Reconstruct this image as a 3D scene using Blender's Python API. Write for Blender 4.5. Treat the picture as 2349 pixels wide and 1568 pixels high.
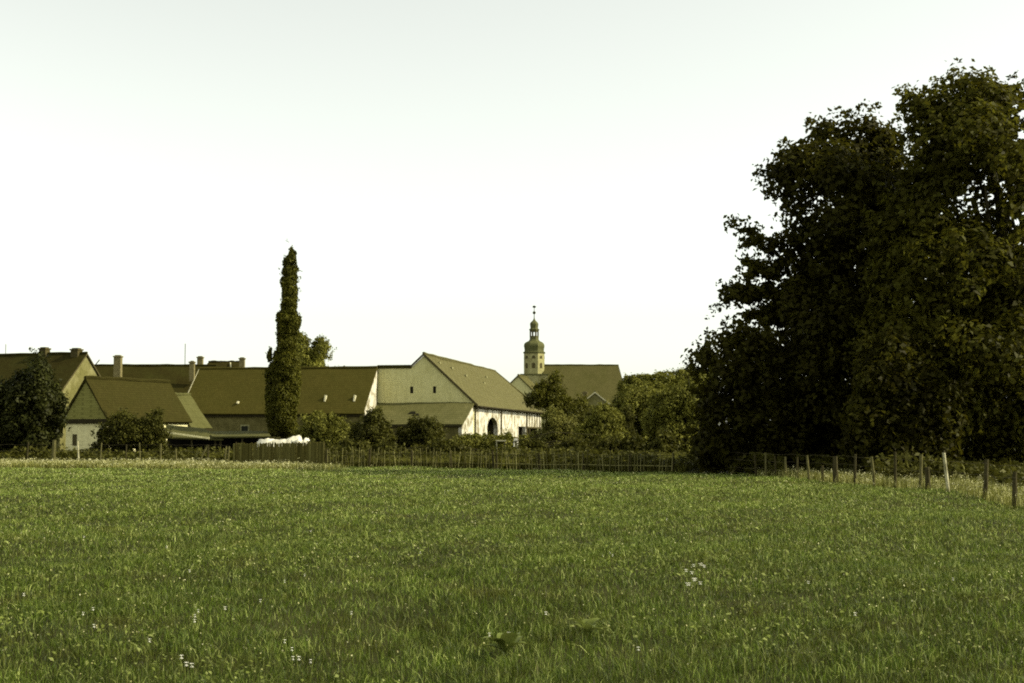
import bpy, math, random
import numpy as np
from mathutils import Vector

for o in list(bpy.data.objects):
    bpy.data.objects.remove(o)
scene = bpy.context.scene
COL = scene.collection
R = math.radians

# ------------------------------------------------------------------ camera, sky, sun, exposure
EYE = 1.6
FPX = 50 / 36 * 2349.0
PITCH = math.atan((1000 - 784) / FPX)
cam_d = bpy.data.cameras.new("camera"); cam_d.lens = 50; cam_d.sensor_width = 36
cam_d.clip_start = 0.1; cam_d.clip_end = 6000
cam = bpy.data.objects.new("camera", cam_d); COL.objects.link(cam)
cam.location = (0, 0, EYE); cam.rotation_euler = (math.pi / 2 + PITCH, 0, 0)
scene.camera = cam

SUN_EL = R(34)
SUN_H = Vector((0.995, -0.07, 0)).normalized()        # horizontal direction towards the sun
sun_dir = Vector((SUN_H.x * math.cos(SUN_EL), SUN_H.y * math.cos(SUN_EL), math.sin(SUN_EL)))
w = bpy.data.worlds.new("World"); scene.world = w; w.use_nodes = True
nt = w.node_tree; nt.nodes.clear()
sky = nt.nodes.new("ShaderNodeTexSky"); sky.sky_type = 'NISHITA'; sky.sun_disc = False
sky.sun_elevation = SUN_EL; sky.sun_rotation = math.atan2(SUN_H.x, SUN_H.y)
sky.dust_density = 1.2; sky.air_density = 1.0; sky.ozone_density = 1.0; sky.altitude = 100
hs = nt.nodes.new("ShaderNodeHueSaturation"); hs.inputs["Saturation"].default_value = 0.16
mx = nt.nodes.new("ShaderNodeMix"); mx.data_type = 'RGBA'; mx.blend_type = 'MULTIPLY'
mx.inputs[0].default_value = 1.0; mx.inputs[7].default_value = (0.98, 1.0, 0.885, 1)
bg = nt.nodes.new("ShaderNodeBackground"); bg.inputs["Strength"].default_value = 0.128
wo = nt.nodes.new("ShaderNodeOutputWorld")
nt.links.new(sky.outputs[0], hs.inputs["Color"]); nt.links.new(hs.outputs[0], mx.inputs[6])
nt.links.new(mx.outputs[2], bg.inputs["Color"]); nt.links.new(bg.outputs[0], wo.inputs["Surface"])

sl = bpy.data.lights.new("sun", 'SUN'); sl.energy = 2.9; sl.angle = R(0.5); sl.color = (1.0, 0.92, 0.70)
so = bpy.data.objects.new("sun", sl); COL.objects.link(so); so.location = (60, -20, 60)
so.rotation_euler = sun_dir.to_track_quat('Z', 'Y').to_euler()
vs = scene.view_settings
vs.view_transform = 'Standard'; vs.look = 'None'; vs.exposure = 0.9; vs.gamma = 1.0
vs.use_curve_mapping = False
scene.render.film_transparent = False
try:
    scene.cycles.max_bounces = 6; scene.cycles.transparent_max_bounces = 4
    scene.cycles.use_denoising = False
    scene.render.filter_size = 1.7
    scene.cycles.pixel_filter_type = 'BLACKMAN_HARRIS'; scene.cycles.filter_width = 1.9
except Exception:
    pass

# ------------------------------------------------------------------ photo measurements -> places
CP, SP = math.cos(PITCH), math.sin(PITCH)
def at(x, y, Y):
    dx = (x - 1174.5) / FPX; dy = (784 - y) / FPX
    t = Y / (CP - dy * SP)
    return Vector((dx * t, Y, EYE + (SP + dy * CP) * t))
def ground_at(x, y):
    dx = (x - 1174.5) / FPX; dy = (784 - y) / FPX
    t = -EYE / (SP + dy * CP)
    return Vector((dx * t, t * (CP - dy * SP), 0))

# ------------------------------------------------------------------ materials
def new_mat(name):
    m = bpy.data.materials.new(name); m.use_nodes = True
    m.node_tree.nodes.clear()
    return m, m.node_tree
def node(t, kind, **kw):
    n = t.nodes.new(kind)
    for k, v in kw.items(): setattr(n, k, v)
    return n
def ramp(t, fac, stops):
    r = node(t, "ShaderNodeValToRGB"); e = r.color_ramp.elements
    while len(e) < len(stops): e.new(0.5)
    for i, (p, c) in enumerate(stops):
        e[i].position = p; e[i].color = (*c, 1)
    t.links.new(fac, r.inputs[0]); return r.outputs[0]
def noise(t, vec, scale, detail=4, rough=0.6):
    n = node(t, "ShaderNodeTexNoise"); n.inputs["Scale"].default_value = scale
    n.inputs["Detail"].default_value = detail; n.inputs["Roughness"].default_value = rough
    t.links.new(vec, n.inputs["Vector"]); return n.outputs["Fac"]
def mixc(t, fac, a, b, mode='MIX'):
    m = node(t, "ShaderNodeMix", data_type='RGBA', blend_type=mode)
    for s, v in ((0, fac), (6, a), (7, b)):
        if hasattr(v, "links"): t.links.new(v, m.inputs[s])
        else: m.inputs[s].default_value = v if s == 0 else (*v, 1)
    return m.outputs[2]
def bsdf_out(t, col, rough=0.85, bump=None, bstr=0.3, bdist=0.02, spec=0.06):
    b = node(t, "ShaderNodeBsdfPrincipled")
    if hasattr(col, "links"): t.links.new(col, b.inputs["Base Color"])
    else: b.inputs["Base Color"].default_value = (*col, 1)
    b.inputs["Roughness"].default_value = rough
    b.inputs["Specular IOR Level"].default_value = spec
    if bump is not None:
        bn = node(t, "ShaderNodeBump"); bn.inputs["Strength"].default_value = bstr
        bn.inputs["Distance"].default_value = bdist
        t.links.new(bump, bn.inputs["Height"]); t.links.new(bn.outputs[0], b.inputs["Normal"])
    o = node(t, "ShaderNodeOutputMaterial"); t.links.new(b.outputs[0], o.inputs[0]); return b

def mat_plain(name, c1, c2, scale=3.0, rough=0.85, bump=0.3, coord="Object", stretch=None):
    m, t = new_mat(name)
    v = node(t, "ShaderNodeTexCoord").outputs[coord]
    if stretch:
        mp = node(t, "ShaderNodeMapping"); mp.inputs["Scale"].default_value = stretch
        t.links.new(v, mp.inputs[0]); v = mp.outputs[0]
    f = noise(t, v, scale, 6, 0.65)
    bsdf_out(t, ramp(t, f, [(0.3, c1), (0.7, c2)]), rough, f, bump)
    return m

def mat_tiles(name, c1, c2, moss=(0.05, 0.052, 0.010), rows=0.17, moss_amt=0.5):
    """rows of overlapping clay tiles following height, weather streaks and lichen"""
    m, t = new_mat(name)
    tc = node(t, "ShaderNodeTexCoord").outputs["Object"]
    sx = node(t, "ShaderNodeSeparateXYZ"); t.links.new(tc, sx.inputs[0])
    cb = node(t, "ShaderNodeCombineXYZ")
    add = node(t, "ShaderNodeMath", operation='ADD')
    t.links.new(sx.outputs[0], add.inputs[0])
    ym = node(t, "ShaderNodeMath", operation='MULTIPLY'); ym.inputs[1].default_value = 0.13
    t.links.new(sx.outputs[1], ym.inputs[0]); t.links.new(ym.outputs[0], add.inputs[1])
    t.links.new(add.outputs[0], cb.inputs[0]); t.links.new(sx.outputs[2], cb.inputs[1])
    br = node(t, "ShaderNodeTexBrick"); t.links.new(cb.outputs[0], br.inputs["Vector"])
    br.inputs["Scale"].default_value = 1.0
    br.inputs["Brick Width"].default_value = 0.2; br.inputs["Row Height"].default_value = rows
    br.inputs["Mortar Size"].default_value = 0.018; br.inputs["Mortar Smooth"].default_value = 0.4
    br.inputs["Color1"].default_value = (*c1, 1); br.inputs["Color2"].default_value = (*c2, 1)
    br.inputs["Mortar"].default_value = (*[x * 0.75 for x in c1], 1)
    f1 = noise(t, tc, 0.55, 5, 0.7); f2 = noise(t, tc, 4.5, 4, 0.7)
    col = mixc(t, ramp(t, f1, [(0.38, (0, 0, 0)), (0.75, (moss_amt,) * 3)]), br.outputs[0], moss)
    col = mixc(t, 0.75, col, ramp(t, f2, [(0.3, (0.85,) * 3), (0.7, (1.12, 1.12, 1.1))]), 'MULTIPLY')
    bsdf_out(t, col, 0.95, br.outputs["Fac"], 0.25, -0.015, 0.05)
    return m

def mat_plaster(name, base, dirt, patch, patch_amt=0.6, scale=1.0, lo=.42, hi=.66):
    m, t = new_mat(name)
    tc = node(t, "ShaderNodeTexCoord").outputs["Object"]
    f1 = noise(t, tc, 0.9 * scale, 6, 0.7); f2 = noise(t, tc, 5 * scale, 5, 0.75)
    mp = node(t, "ShaderNodeMapping"); mp.inputs["Scale"].default_value = (3.5, 3.5, 0.35)
    t.links.new(tc, mp.inputs[0]); f3 = noise(t, mp.outputs[0], 1.0, 5, 0.7)
    col = mixc(t, ramp(t, f1, [(lo, (0, 0, 0)), (hi, (patch_amt,) * 3)]), base, patch)
    col = mixc(t, ramp(t, f3, [(0.5, (0, 0, 0)), (0.75, (0.5,) * 3)]), col, dirt)
    col = mixc(t, 0.8, col, ramp(t, f2, [(0.3, (0.7,) * 3), (0.68, (1.2,) * 3)]), 'MULTIPLY')
    bsdf_out(t, col, 0.92, f2, 0.4, 0.03)
    return m

def mat_leaf(name, c1, c2, c3, big=0.6, transl=0.3, rough=0.55):
    """leaves: every leaf its own tint, with drifts of lighter and darker growth"""
    m, t = new_mat(name)
    g = node(t, "ShaderNodeNewGeometry")
    rnd = g.outputs["Random Per Island"]
    tc = node(t, "ShaderNodeTexCoord").outputs["Object"]
    f = noise(t, tc, big, 3, 0.6)
    a = ramp(t, rnd, [(0.0, c1), (0.6, c2), (1.0, c3)])
    col = mixc(t, 0.8, a, ramp(t, f, [(0.32, (0.5, 0.5, 0.45)), (0.68, (1.5, 1.48, 1.35))]), 'MULTIPLY')
    b = node(t, "ShaderNodeBsdfPrincipled"); t.links.new(col, b.inputs["Base Color"])
    b.inputs["Roughness"].default_value = rough; b.inputs["Specular IOR Level"].default_value = 0.08
    tr = node(t, "ShaderNodeBsdfTranslucent"); t.links.new(col, tr.inputs[0])
    ms = node(t, "ShaderNodeMixShader"); ms.inputs[0].default_value = transl
    t.links.new(b.outputs[0], ms.inputs[1]); t.links.new(tr.outputs[0], ms.inputs[2])
    o = node(t, "ShaderNodeOutputMaterial"); t.links.new(ms.outputs[0], o.inputs[0])
    return m

def mat_grass(name):
    m, t = new_mat(name)
    rnd = node(t, "ShaderNodeNewGeometry").outputs["Random Per Island"]
    tc = node(t, "ShaderNodeTexCoord").outputs["Object"]
    a = ramp(t, rnd, [(0.0, (0.038, 0.056, 0.006)), (0.45, (0.095, 0.135, 0.016)), (0.8, (0.17, 0.22, 0.036)), (1.0, (0.52, 0.55, 0.21))])
    dry = ramp(t, rnd, [(0.0, (0.07, 0.052, 0.010)), (1.0, (0.20, 0.17, 0.05))])
    f1 = noise(t, tc, 0.45, 6, 0.75); f2 = noise(t, tc, 1.1, 5, 0.75)
    col = mixc(t, ramp(t, f2, [(0.5, (0, 0, 0)), (0.72, (0.8,) * 3)]), a, dry)
    col = mixc(t, 0.9, col, ramp(t, f1, [(0.3, (0.7, 0.7, 0.66)), (0.7, (1.55, 1.5, 1.4))]), 'MULTIPLY')
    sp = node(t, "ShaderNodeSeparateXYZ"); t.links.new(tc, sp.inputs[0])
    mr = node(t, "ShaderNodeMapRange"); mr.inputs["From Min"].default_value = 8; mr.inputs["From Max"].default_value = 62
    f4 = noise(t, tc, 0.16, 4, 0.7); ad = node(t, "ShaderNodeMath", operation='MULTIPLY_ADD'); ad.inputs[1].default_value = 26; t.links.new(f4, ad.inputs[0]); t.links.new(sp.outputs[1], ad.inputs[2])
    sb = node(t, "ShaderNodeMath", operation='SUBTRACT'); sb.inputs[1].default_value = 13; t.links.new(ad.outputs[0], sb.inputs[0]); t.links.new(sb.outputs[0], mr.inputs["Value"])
    col = mixc(t, 1.0, col, ramp(t, mr.outputs[0], [(0.0, (0.66, 0.72, 0.55)), (0.45, (1.06, 1.10, 1.0)), (1.0, (1.62, 1.66, 1.75))]), 'MULTIPLY')  # foreground shade put into the blade colour: deeper near, paler far off
    f5 = noise(t, tc, 2.6, 3, 0.6)
    col = mixc(t, 0.85, col, ramp(t, f5, [(0.36, (0.55, 0.52, 0.45)), (0.55, (1.0, 1.0, 1.0)), (0.72, (1.4, 1.4, 1.35))]), 'MULTIPLY')
    b = node(t, "ShaderNodeBsdfPrincipled"); t.links.new(col, b.inputs["Base Color"])
    b.inputs["Roughness"].default_value = 0.5; b.inputs["Specular IOR Level"].default_value = 0.15
    tr = node(t, "ShaderNodeBsdfTranslucent"); t.links.new(col, tr.inputs[0])
    ms = node(t, "ShaderNodeMixShader"); ms.inputs[0].default_value = 0.35
    t.links.new(b.outputs[0], ms.inputs[1]); t.links.new(tr.outputs[0], ms.inputs[2])
    o = node(t, "ShaderNodeOutputMaterial"); t.links.new(ms.outputs[0], o.inputs[0]); return m

M = {}
M['ground'] = mat_plain('meadow_soil', (0.020, 0.020, 0.004), (0.045, 0.047, 0.010), 0.8, 0.95, 0.5)
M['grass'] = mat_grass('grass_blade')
M['tallgrass'] = mat_leaf('dry_tall_grass', (0.10, 0.105, 0.018), (0.20, 0.20, 0.045), (0.46, 0.45, 0.19), 0.8, 0.3, 0.7)
M['under'] = mat_leaf('undergrowth_leaf', (0.045, 0.044, 0.006), (0.065, 0.064, 0.010), (0.10, 0.098, 0.018), 0.7, 0.25)
M['leaf_big'] = mat_leaf('broad_leaf', (0.050, 0.046, 0.004), (0.070, 0.067, 0.007), (0.108, 0.108, 0.015), 0.4, 0.55)
M['leaf_deep'] = mat_leaf('deep_broad_leaf', (0.034, 0.030, 0.003), (0.046, 0.043, 0.004), (0.07, 0.069, 0.010), 0.4, 0.5)
M['leaf_dim'] = mat_leaf('dim_shrub_leaf', (0.05, 0.049, 0.007), (0.07, 0.069, 0.011), (0.105, 0.103, 0.02), 0.6, 0.25)
M['leaf_poplar'] = mat_leaf('poplar_leaf', (0.062, 0.060, 0.006), (0.084, 0.082, 0.009), (0.115, 0.113, 0.016), 0.5, 0.2)
M['leaf_dark'] = mat_leaf('dark_leaf', (0.022, 0.024, 0.005), (0.032, 0.034, 0.007), (0.045, 0.05, 0.010), 0.6, 0.2)
M['leaf_mid'] = mat_leaf('olive_leaf', (0.11, 0.108, 0.014), (0.15, 0.148, 0.024), (0.21, 0.21, 0.045), 0.6, 0.25)
M['leaf_pale'] = mat_leaf('pale_olive_leaf', (0.12, 0.116, 0.02), (0.165, 0.16, 0.032), (0.23, 0.225, 0.06), 0.6, 0.25)
M['bark'] = mat_plain('bark', (0.035, 0.03, 0.015), (0.08, 0.07, 0.035), 6, 0.95, 0.6, stretch=(1, 1, 0.25))
M['tile_old'] = mat_tiles('old_olive_tiles', (0.060, 0.050, 0.009), (0.072, 0.061, 0.012), (0.042, 0.040, 0.006))
M['shingle'] = mat_tiles('shade_lifted_shingles', (0.23, 0.215, 0.06), (0.27, 0.255, 0.075), (0.19, 0.19, 0.045))  # base colour lightened to offset the shade on this gable
M['tile_cott'] = mat_tiles('mossy_cottage_tiles', (0.034, 0.029, 0.006), (0.042, 0.036, 0.008), (0.030, 0.029, 0.005))
M['tile_dark'] = mat_tiles('dark_tiles', (0.028, 0.0225, 0.004), (0.035, 0.029, 0.006))
M['tile_barn'] = mat_tiles('faded_barn_tiles', (0.105, 0.094, 0.036), (0.123, 0.112, 0.044), (0.078, 0.075, 0.024))
M['tile_lean'] = mat_tiles('leanto_tiles', (0.105, 0.10, 0.036), (0.13, 0.12, 0.046))
M['tile_grey'] = mat_tiles('grey_felt_sheets', (0.082, 0.08, 0.026), (0.095, 0.092, 0.031), (0.075, 0.073, 0.02), 0.5)
M['tile_church'] = mat_tiles('church_slates', (0.090, 0.080, 0.026), (0.105, 0.094, 0.032))
M['white'] = mat_plaster('limewashed_wall', (0.64, 0.605, 0.48), (0.12, 0.10, 0.05), (0.24, 0.21, 0.12), 1.0, 1.3, .46, .58)
M['gable'] = mat_plaster('bare_gable_plaster', (0.60, 0.56, 0.26), (0.38, 0.35, 0.135), (0.50, 0.46, 0.19), 0.7, 1.3)
M['stucco'] = mat_plaster('brown_stucco', (0.135, 0.125, 0.04), (0.095, 0.085, 0.025), (0.27, 0.25, 0.115), 0.8, 0.5)
M['cream'] = mat_plaster('cream_render', (0.86, 0.79, 0.42), (0.5, 0.45, 0.2), (0.72, 0.65, 0.32))
M['brown'] = mat_plaster('rubble_wall', (0.10, 0.088, 0.028), (0.07, 0.06, 0.02), (0.19, 0.165, 0.06), 0.8, 1.4)
M['brick'] = mat_plain('chimney_brick', (0.12, 0.10, 0.04), (0.22, 0.19, 0.085), 5, 0.9, 0.5)
M['sooty'] = mat_plain('sooty_brick', (0.05, 0.042, 0.015), (0.09, 0.075, 0.03), 5, 0.9, 0.5)
M['timber'] = mat_plain('old_timber', (0.055, 0.045, 0.018), (0.10, 0.085, 0.035), 7, 0.9, 0.4, stretch=(1, 1, 0.2))
def mat_wood_each(name, c1, c2):
    m, t = new_mat(name); oi = node(t, "ShaderNodeObjectInfo").outputs["Random"]
    mp = node(t, "ShaderNodeMapping"); mp.inputs["Scale"].default_value = (5, 5, .7)
    t.links.new(node(t, "ShaderNodeTexCoord").outputs["Object"], mp.inputs[0]); f = noise(t, mp.outputs[0], 3, 5, .7)
    col = mixc(t, .7, ramp(t, oi, [(0, c1), (.7, tuple((a + b) / 2 for a, b in zip(c1, c2))), (1, c2)]), ramp(t, f, [(.3, (.6,) * 3), (.7, (1.3,) * 3)]), 'MULTIPLY')
    bsdf_out(t, col, .95, f, .4); return m
M['picket'] = mat_wood_each('weathered_lath', (0.045, 0.041, 0.011), (0.26, 0.24, 0.09))
M['boards'] = mat_wood_each('old_fence_boards', (0.055, 0.048, 0.010), (0.15, 0.135, 0.04))
M['darkwood'] = mat_plain('dark_wood', (0.022, 0.018, 0.008), (0.045, 0.038, 0.016), 7, 0.9, 0.4, stretch=(1, 1, 0.2))

M['post'] = mat_plain('grey_post', (0.05, 0.045, 0.014), (0.17, 0.155, 0.06), 4, 0.9, 0.4, stretch=(4, 4, 1))
M['postdark'] = mat_plain('dark_post', (0.030, 0.026, 0.010), (0.07, 0.06, 0.025), 4, 0.9, 0.4, stretch=(4, 4, 1))
M['birch'] = mat_plain('bleached_dappled_post', (0.11, 0.10, 0.04), (0.62, 0.58, 0.36), 3.2, 0.85, 0.3, stretch=(2, 2, 1))  # pale wood; its strong mottling paints in dappled light
M['wire'] = mat_plain('rusty_wire', (0.08, 0.07, 0.04), (0.12, 0.10, 0.06), 4)
M['tarp'] = mat_plain('white_sheeting', (0.62, 0.58, 0.42), (0.86, 0.83, 0.68), 2.2, 0.6, 0.5)
M['glass'] = mat_plain('dark_window', (0.010, 0.011, 0.006), (0.02, 0.022, 0.012), 3, 0.15)
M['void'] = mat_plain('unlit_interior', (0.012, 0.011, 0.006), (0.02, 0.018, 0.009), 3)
M['trim'] = mat_plain('pale_trim', (0.42, 0.39, 0.22), (0.60, 0.56, 0.36), 4)
M['frame'] = mat_plain('worn_window_frame', (0.16, 0.15, 0.06), (0.32, 0.30, 0.15), 6)
M['dome'] = mat_plain('weathered_copper', (0.075, 0.075, 0.026), (0.125, 0.125, 0.048), 2.0, 0.7, 0.2)
M['tower'] = mat_plaster('tower_plaster', (0.36, 0.335, 0.15), (0.17, 0.155, 0.055), (0.20, 0.18, 0.07), 0.95, 0.8)
M['iron'] = mat_plain('dark_iron', (0.03, 0.03, 0.015), (0.06, 0.055, 0.03), 5, 0.6)
M['flower'] = mat_plain('white_petals', (0.75, 0.73, 0.58), (0.86, 0.84, 0.72), 9, 0.7)
M['parsley'] = mat_leaf('cream_flower_heads', (0.30, 0.29, 0.12), (0.50, 0.48, 0.24), (0.72, 0.70, 0.46), 1.0, .2)
M['dock'] = mat_leaf('dock_leaf', (0.09, 0.11, 0.02), (0.15, 0.18, 0.04), (0.24, 0.27, 0.09), 2.0, 0.25)

# ------------------------------------------------------------------ mesh helpers
class MB:
    def __init__(s): s.v = []; s.f = []
    def add(s, vs_, fs):
        b = len(s.v); s.v += [tuple(v) for v in vs_]; s.f += [tuple(i + b for i in f) for f in fs]; return s
    def box(s, x0, x1, y0, y1, z0, z1):
        return s.add([(x0, y0, z0), (x1, y0, z0), (x1, y1, z0), (x0, y1, z0), (x0, y0, z1), (x1, y0, z1), (x1, y1, z1), (x0, y1, z1)],
                     [(0, 3, 2, 1), (4, 5, 6, 7), (0, 1, 5, 4), (1, 2, 6, 5), (2, 3, 7, 6), (3, 0, 4, 7)])
    def prism(s, a, b):
        """two matching loops of points -> closed solid"""
        n = len(a)
        return s.add(list(a) + list(b), [tuple(range(n))[::-1], tuple(range(n, 2 * n))] +
                     [(i, (i + 1) % n, n + (i + 1) % n, n + i) for i in range(n)])
    def tube(s, pts, rad, n=8, wob=0.0, rng=None):
        pts = [Vector(p) for p in pts]; rings = []
        for i, p in enumerate(pts):
            d = (pts[min(i + 1, len(pts) - 1)] - pts[max(i - 1, 0)]).normalized()
            u = d.cross(Vector((0, 1, 0.13))).normalized(); v = d.cross(u)
            r = rad[i] if isinstance(rad, (list, tuple)) else rad
            ring = []
            for k in range(n):
                rr = r * (1 + (rng.uniform(-wob, wob) if rng else 0))
                a = 2 * math.pi * k / n
                ring.append(p + u * math.cos(a) * rr + v * math.sin(a) * rr)
            rings.append(ring)
        vs_ = [q for r_ in rings for q in r_]; fs = []
        for i in range(len(rings) - 1):
            for k in range(n):
                fs.append((i * n + k, i * n + (k + 1) % n, (i + 1) * n + (k + 1) % n, (i + 1) * n + k))
        fs.append(tuple(range(n))[::-1]); fs.append(tuple(range((len(rings) - 1) * n, len(rings) * n)))
        return s.add(vs_, fs)
    def lathe(s, prof, n=8, rot=0.0, cx=0, cy=0):
        vs_ = []; fs = []
        for r, z in prof:
            for k in range(n):
                a = rot + 2 * math.pi * (k + 0.5) / n
                vs_.append((cx + r * math.cos(a), cy + r * math.sin(a), z))
        for i in range(len(prof) - 1):
            for k in range(n):
                fs.append((i * n + k, i * n + (k + 1) % n, (i + 1) * n + (k + 1) % n, (i + 1) * n + k))
        fs.append(tuple(range(n))[::-1]); fs.append(tuple(range((len(prof) - 1) * n, len(prof) * n)))
        return s.add(vs_, fs)
    def slab(s, a, b, c, d, th=0.12, n=14, m=8, amp=0.035, rng=random.Random(1)):
        """roof slope a-b (eave) c-d (ridge, c above b): a gently uneven sheet with thickness"""
        a, b, c, d = map(Vector, (a, b, c, d))
        nr = (b - a).cross(d - a)
        if nr.length < 1e-6: nr = (c - b).cross(d - a)
        nr.normalize()
        if nr.z < 0: nr = -nr
        ph = [rng.uniform(0, 6.28) for _ in range(4)]
        top = []; bot = []
        for j in range(m + 1):
            for i in range(n + 1):
                u = i / n; v = j / m
                p = (a * (1 - u) + b * u) * (1 - v) + (d * (1 - u) + c * u) * v
                h = amp * (math.sin(u * 7 + ph[0]) * 0.5 + math.sin(u * 17 + v * 3 + ph[1]) * 0.35 + math.sin(v * 6 + u * 4 + ph[2]) * 0.5 + rng.uniform(-.3, .3))
                top.append(p + nr * h); bot.append(p - nr * th)
        N = len(top); W = n + 1; fs = []
        for j in range(m):
            for i in range(n):
                q = (j * W + i, j * W + i + 1, (j + 1) * W + i + 1, (j + 1) * W + i)
                fs.append(q); fs.append(tuple(N + k for k in q[::-1]))
        rim = [i for i in range(W)] + [j * W + n for j in range(1, m + 1)] + [m * W + i for i in range(n - 1, -1, -1)] + [j * W for j in range(m - 1, 0, -1)]
        for k in range(len(rim)):
            p, q = rim[k], rim[(k + 1) % len(rim)]
            fs.append((q, p, N + p, N + q))
        return s.add(top + bot, fs)
    def build(s, name, m, parent=None, loc=None, smooth=False):
        me = bpy.data.meshes.new(name); me.from_pydata(s.v, [], s.f); me.validate(); me.update()
        return link_mesh(name, me, m, parent, loc, smooth)

def link_mesh(name, me, m, parent=None, loc=None, smooth=False):
    me.materials.append(m)
    if smooth: me.polygons.foreach_set("use_smooth", [True] * len(me.polygons))
    o = bpy.data.objects.new(name, me); COL.objects.link(o)
    if parent is not None: o.parent = parent
    if loc is not None: o.location = loc
    return o
def tag(o, label=None, cat=None, group=None, kind=None):
    if label: o["label"] = label
    if cat: o["category"] = cat
    if group: o["group"] = group
    if kind: o["kind"] = kind
    return o
def empty(name, loc, rz=0.0, label=None, cat=None, group=None):
    o = bpy.data.objects.new(name, None); COL.objects.link(o)
    o.location = loc; o.rotation_euler = (0, 0, rz); o.empty_display_size = 0.3
    return tag(o, label, cat, group)
def array_mesh(name, V, F):
    """V (n,3), F (m,k) numpy"""
    me = bpy.data.meshes.new(name); k = F.shape[1]
    me.vertices.add(len(V)); me.vertices.foreach_set("co", V.astype(np.float32).ravel())
    me.loops.add(F.size); me.loops.foreach_set("vertex_index", F.astype(np.int32).ravel())
    me.polygons.add(len(F)); me.polygons.foreach_set("loop_start", np.arange(0, F.size, k, dtype=np.int32))
    me.update(calc_edges=True); return me

# ------------------------------------------------------------------ ground
def rolling(x, y):
    """very slight unevenness of the meadow"""
    f = np.clip((np.hypot(x, y) - 4) / 10, 0, 1)
    return f * 0.05 * (np.sin(x * 0.55 + 1.3) * np.cos(y * 0.31) + 0.6 * np.sin(x * 0.21 + y * 0.47) + 0.5 * np.sin(x * 1.1 - y * 0.83 + 2))
xs = np.concatenate([-np.geomspace(60, 900, 14)[::-1], np.linspace(-58, 58, 150), np.geomspace(60, 900, 14)])
ys = np.concatenate([np.linspace(-30, 0, 6), np.linspace(1, 90, 130), np.geomspace(92, 1200, 24)])
gx, gy = np.meshgrid(xs, ys)
fade = np.clip((100 - gy) / 15, 0, 1) * np.clip((70 - np.abs(gx)) / 10, 0, 1)
V = np.stack([gx, gy, rolling(gx, gy) * fade], -1).reshape(-1, 3)
nx, ny = len(xs), len(ys)
ii = (np.arange(ny - 1)[:, None] * nx + np.arange(nx - 1)[None]).ravel()
F = np.stack([ii, ii + 1, ii + nx + 1, ii + nx], 1)
tag(link_mesh("ground", array_mesh("ground", V, F), M['ground'], smooth=True), kind="structure")

# ------------------------------------------------------------------ grass
rs = np.random.RandomState(7)
def blades(x, y, z, h, wd, lean=0.45, rsd=rs):
    n = len(x); ang = rsd.uniform(0, 2 * np.pi, n); la = rsd.uniform(0, 2 * np.pi, n)
    ln = h * np.abs(rsd.normal(0, lean, n))
    dx, dy = np.cos(ang) * wd / 2, np.sin(ang) * wd / 2
    lx, ly = np.cos(la) * ln, np.sin(la) * ln
    P = np.zeros((n, 5, 3))
    P[:, 0] = np.stack([x - dx, y - dy, z], -1); P[:, 1] = np.stack([x + dx, y + dy, z], -1)
    mx_, my_, mz = x + lx * 0.35, y + ly * 0.35, z + h * 0.6
    P[:, 2] = np.stack([mx_ - dx * .8, my_ - dy * .8, mz], -1); P[:, 3] = np.stack([mx_ + dx * .8, my_ + dy * .8, mz], -1)
    P[:, 4] = np.stack([x + lx, y + ly, z + h * rsd.uniform(0.75, 1, n)], -1)
    b = np.arange(n)[:, None] * 5
    F = np.concatenate([b + [0, 1, 3], b + [0, 3, 2], b + [2, 3, 4]], 1).reshape(-1, 3)
    return P.reshape(-1, 3), F
def leafcards(c, nrm, size, rsd, elong=1.5):
    """pointed leaves: a bent diamond each, centre c (n,3), facing nrm"""
    n = len(c); nrm = nrm / (np.linalg.norm(nrm, axis=1, keepdims=True) + 1e-9)
    t = rsd.normal(0, 1, (n, 3)); u = np.cross(nrm, t); u /= (np.linalg.norm(u, axis=1, keepdims=True) + 1e-9)
    v = np.cross(nrm, u); s_ = size[:, None]
    P = np.zeros((n, 4, 3))
    P[:, 0] = c - u * s_ * 0.5 * elong - nrm * s_ * 0.12; P[:, 2] = c + u * s_ * 0.5 * elong - nrm * s_ * 0.12
    P[:, 1] = c - v * s_ * 0.45 + nrm * s_ * 0.1; P[:, 3] = c + v * s_ * 0.45 + nrm * s_ * 0.1
    return P.reshape(-1, 3), np.arange(n * 4).reshape(-1, 4)

def vnoise(x, y, s, seed):
    r = np.random.RandomState(seed); ph = r.uniform(0, 6.28, 8); k = r.normal(0, 1, (8, 2)) * s
    return sum(np.sin(x * k[i, 0] + y * k[i, 1] + ph[i]) for i in range(8)) / 8 * 1.6

FENCE = [(-400, 1066), (0, 1066), (180, 1067), (505, 1069), (800, 1073), (1250, 1080), (1540, 1084), (1735, 1092), (1800, 1099), (1960, 1110), (2050, 1126), (2168, 1136), (2251, 1146), (2320, 1160), (2500, 1180), (2800, 1220)]
FPTS = [ground_at(*p) for p in FENCE]
def fence_depth(x, y):
    """depth of the field boundary along each line of sight"""
    r = np.array([p.x / p.y for p in FPTS]); d = np.array([p.y for p in FPTS])
    return np.interp(x / y, r, d)

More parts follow.
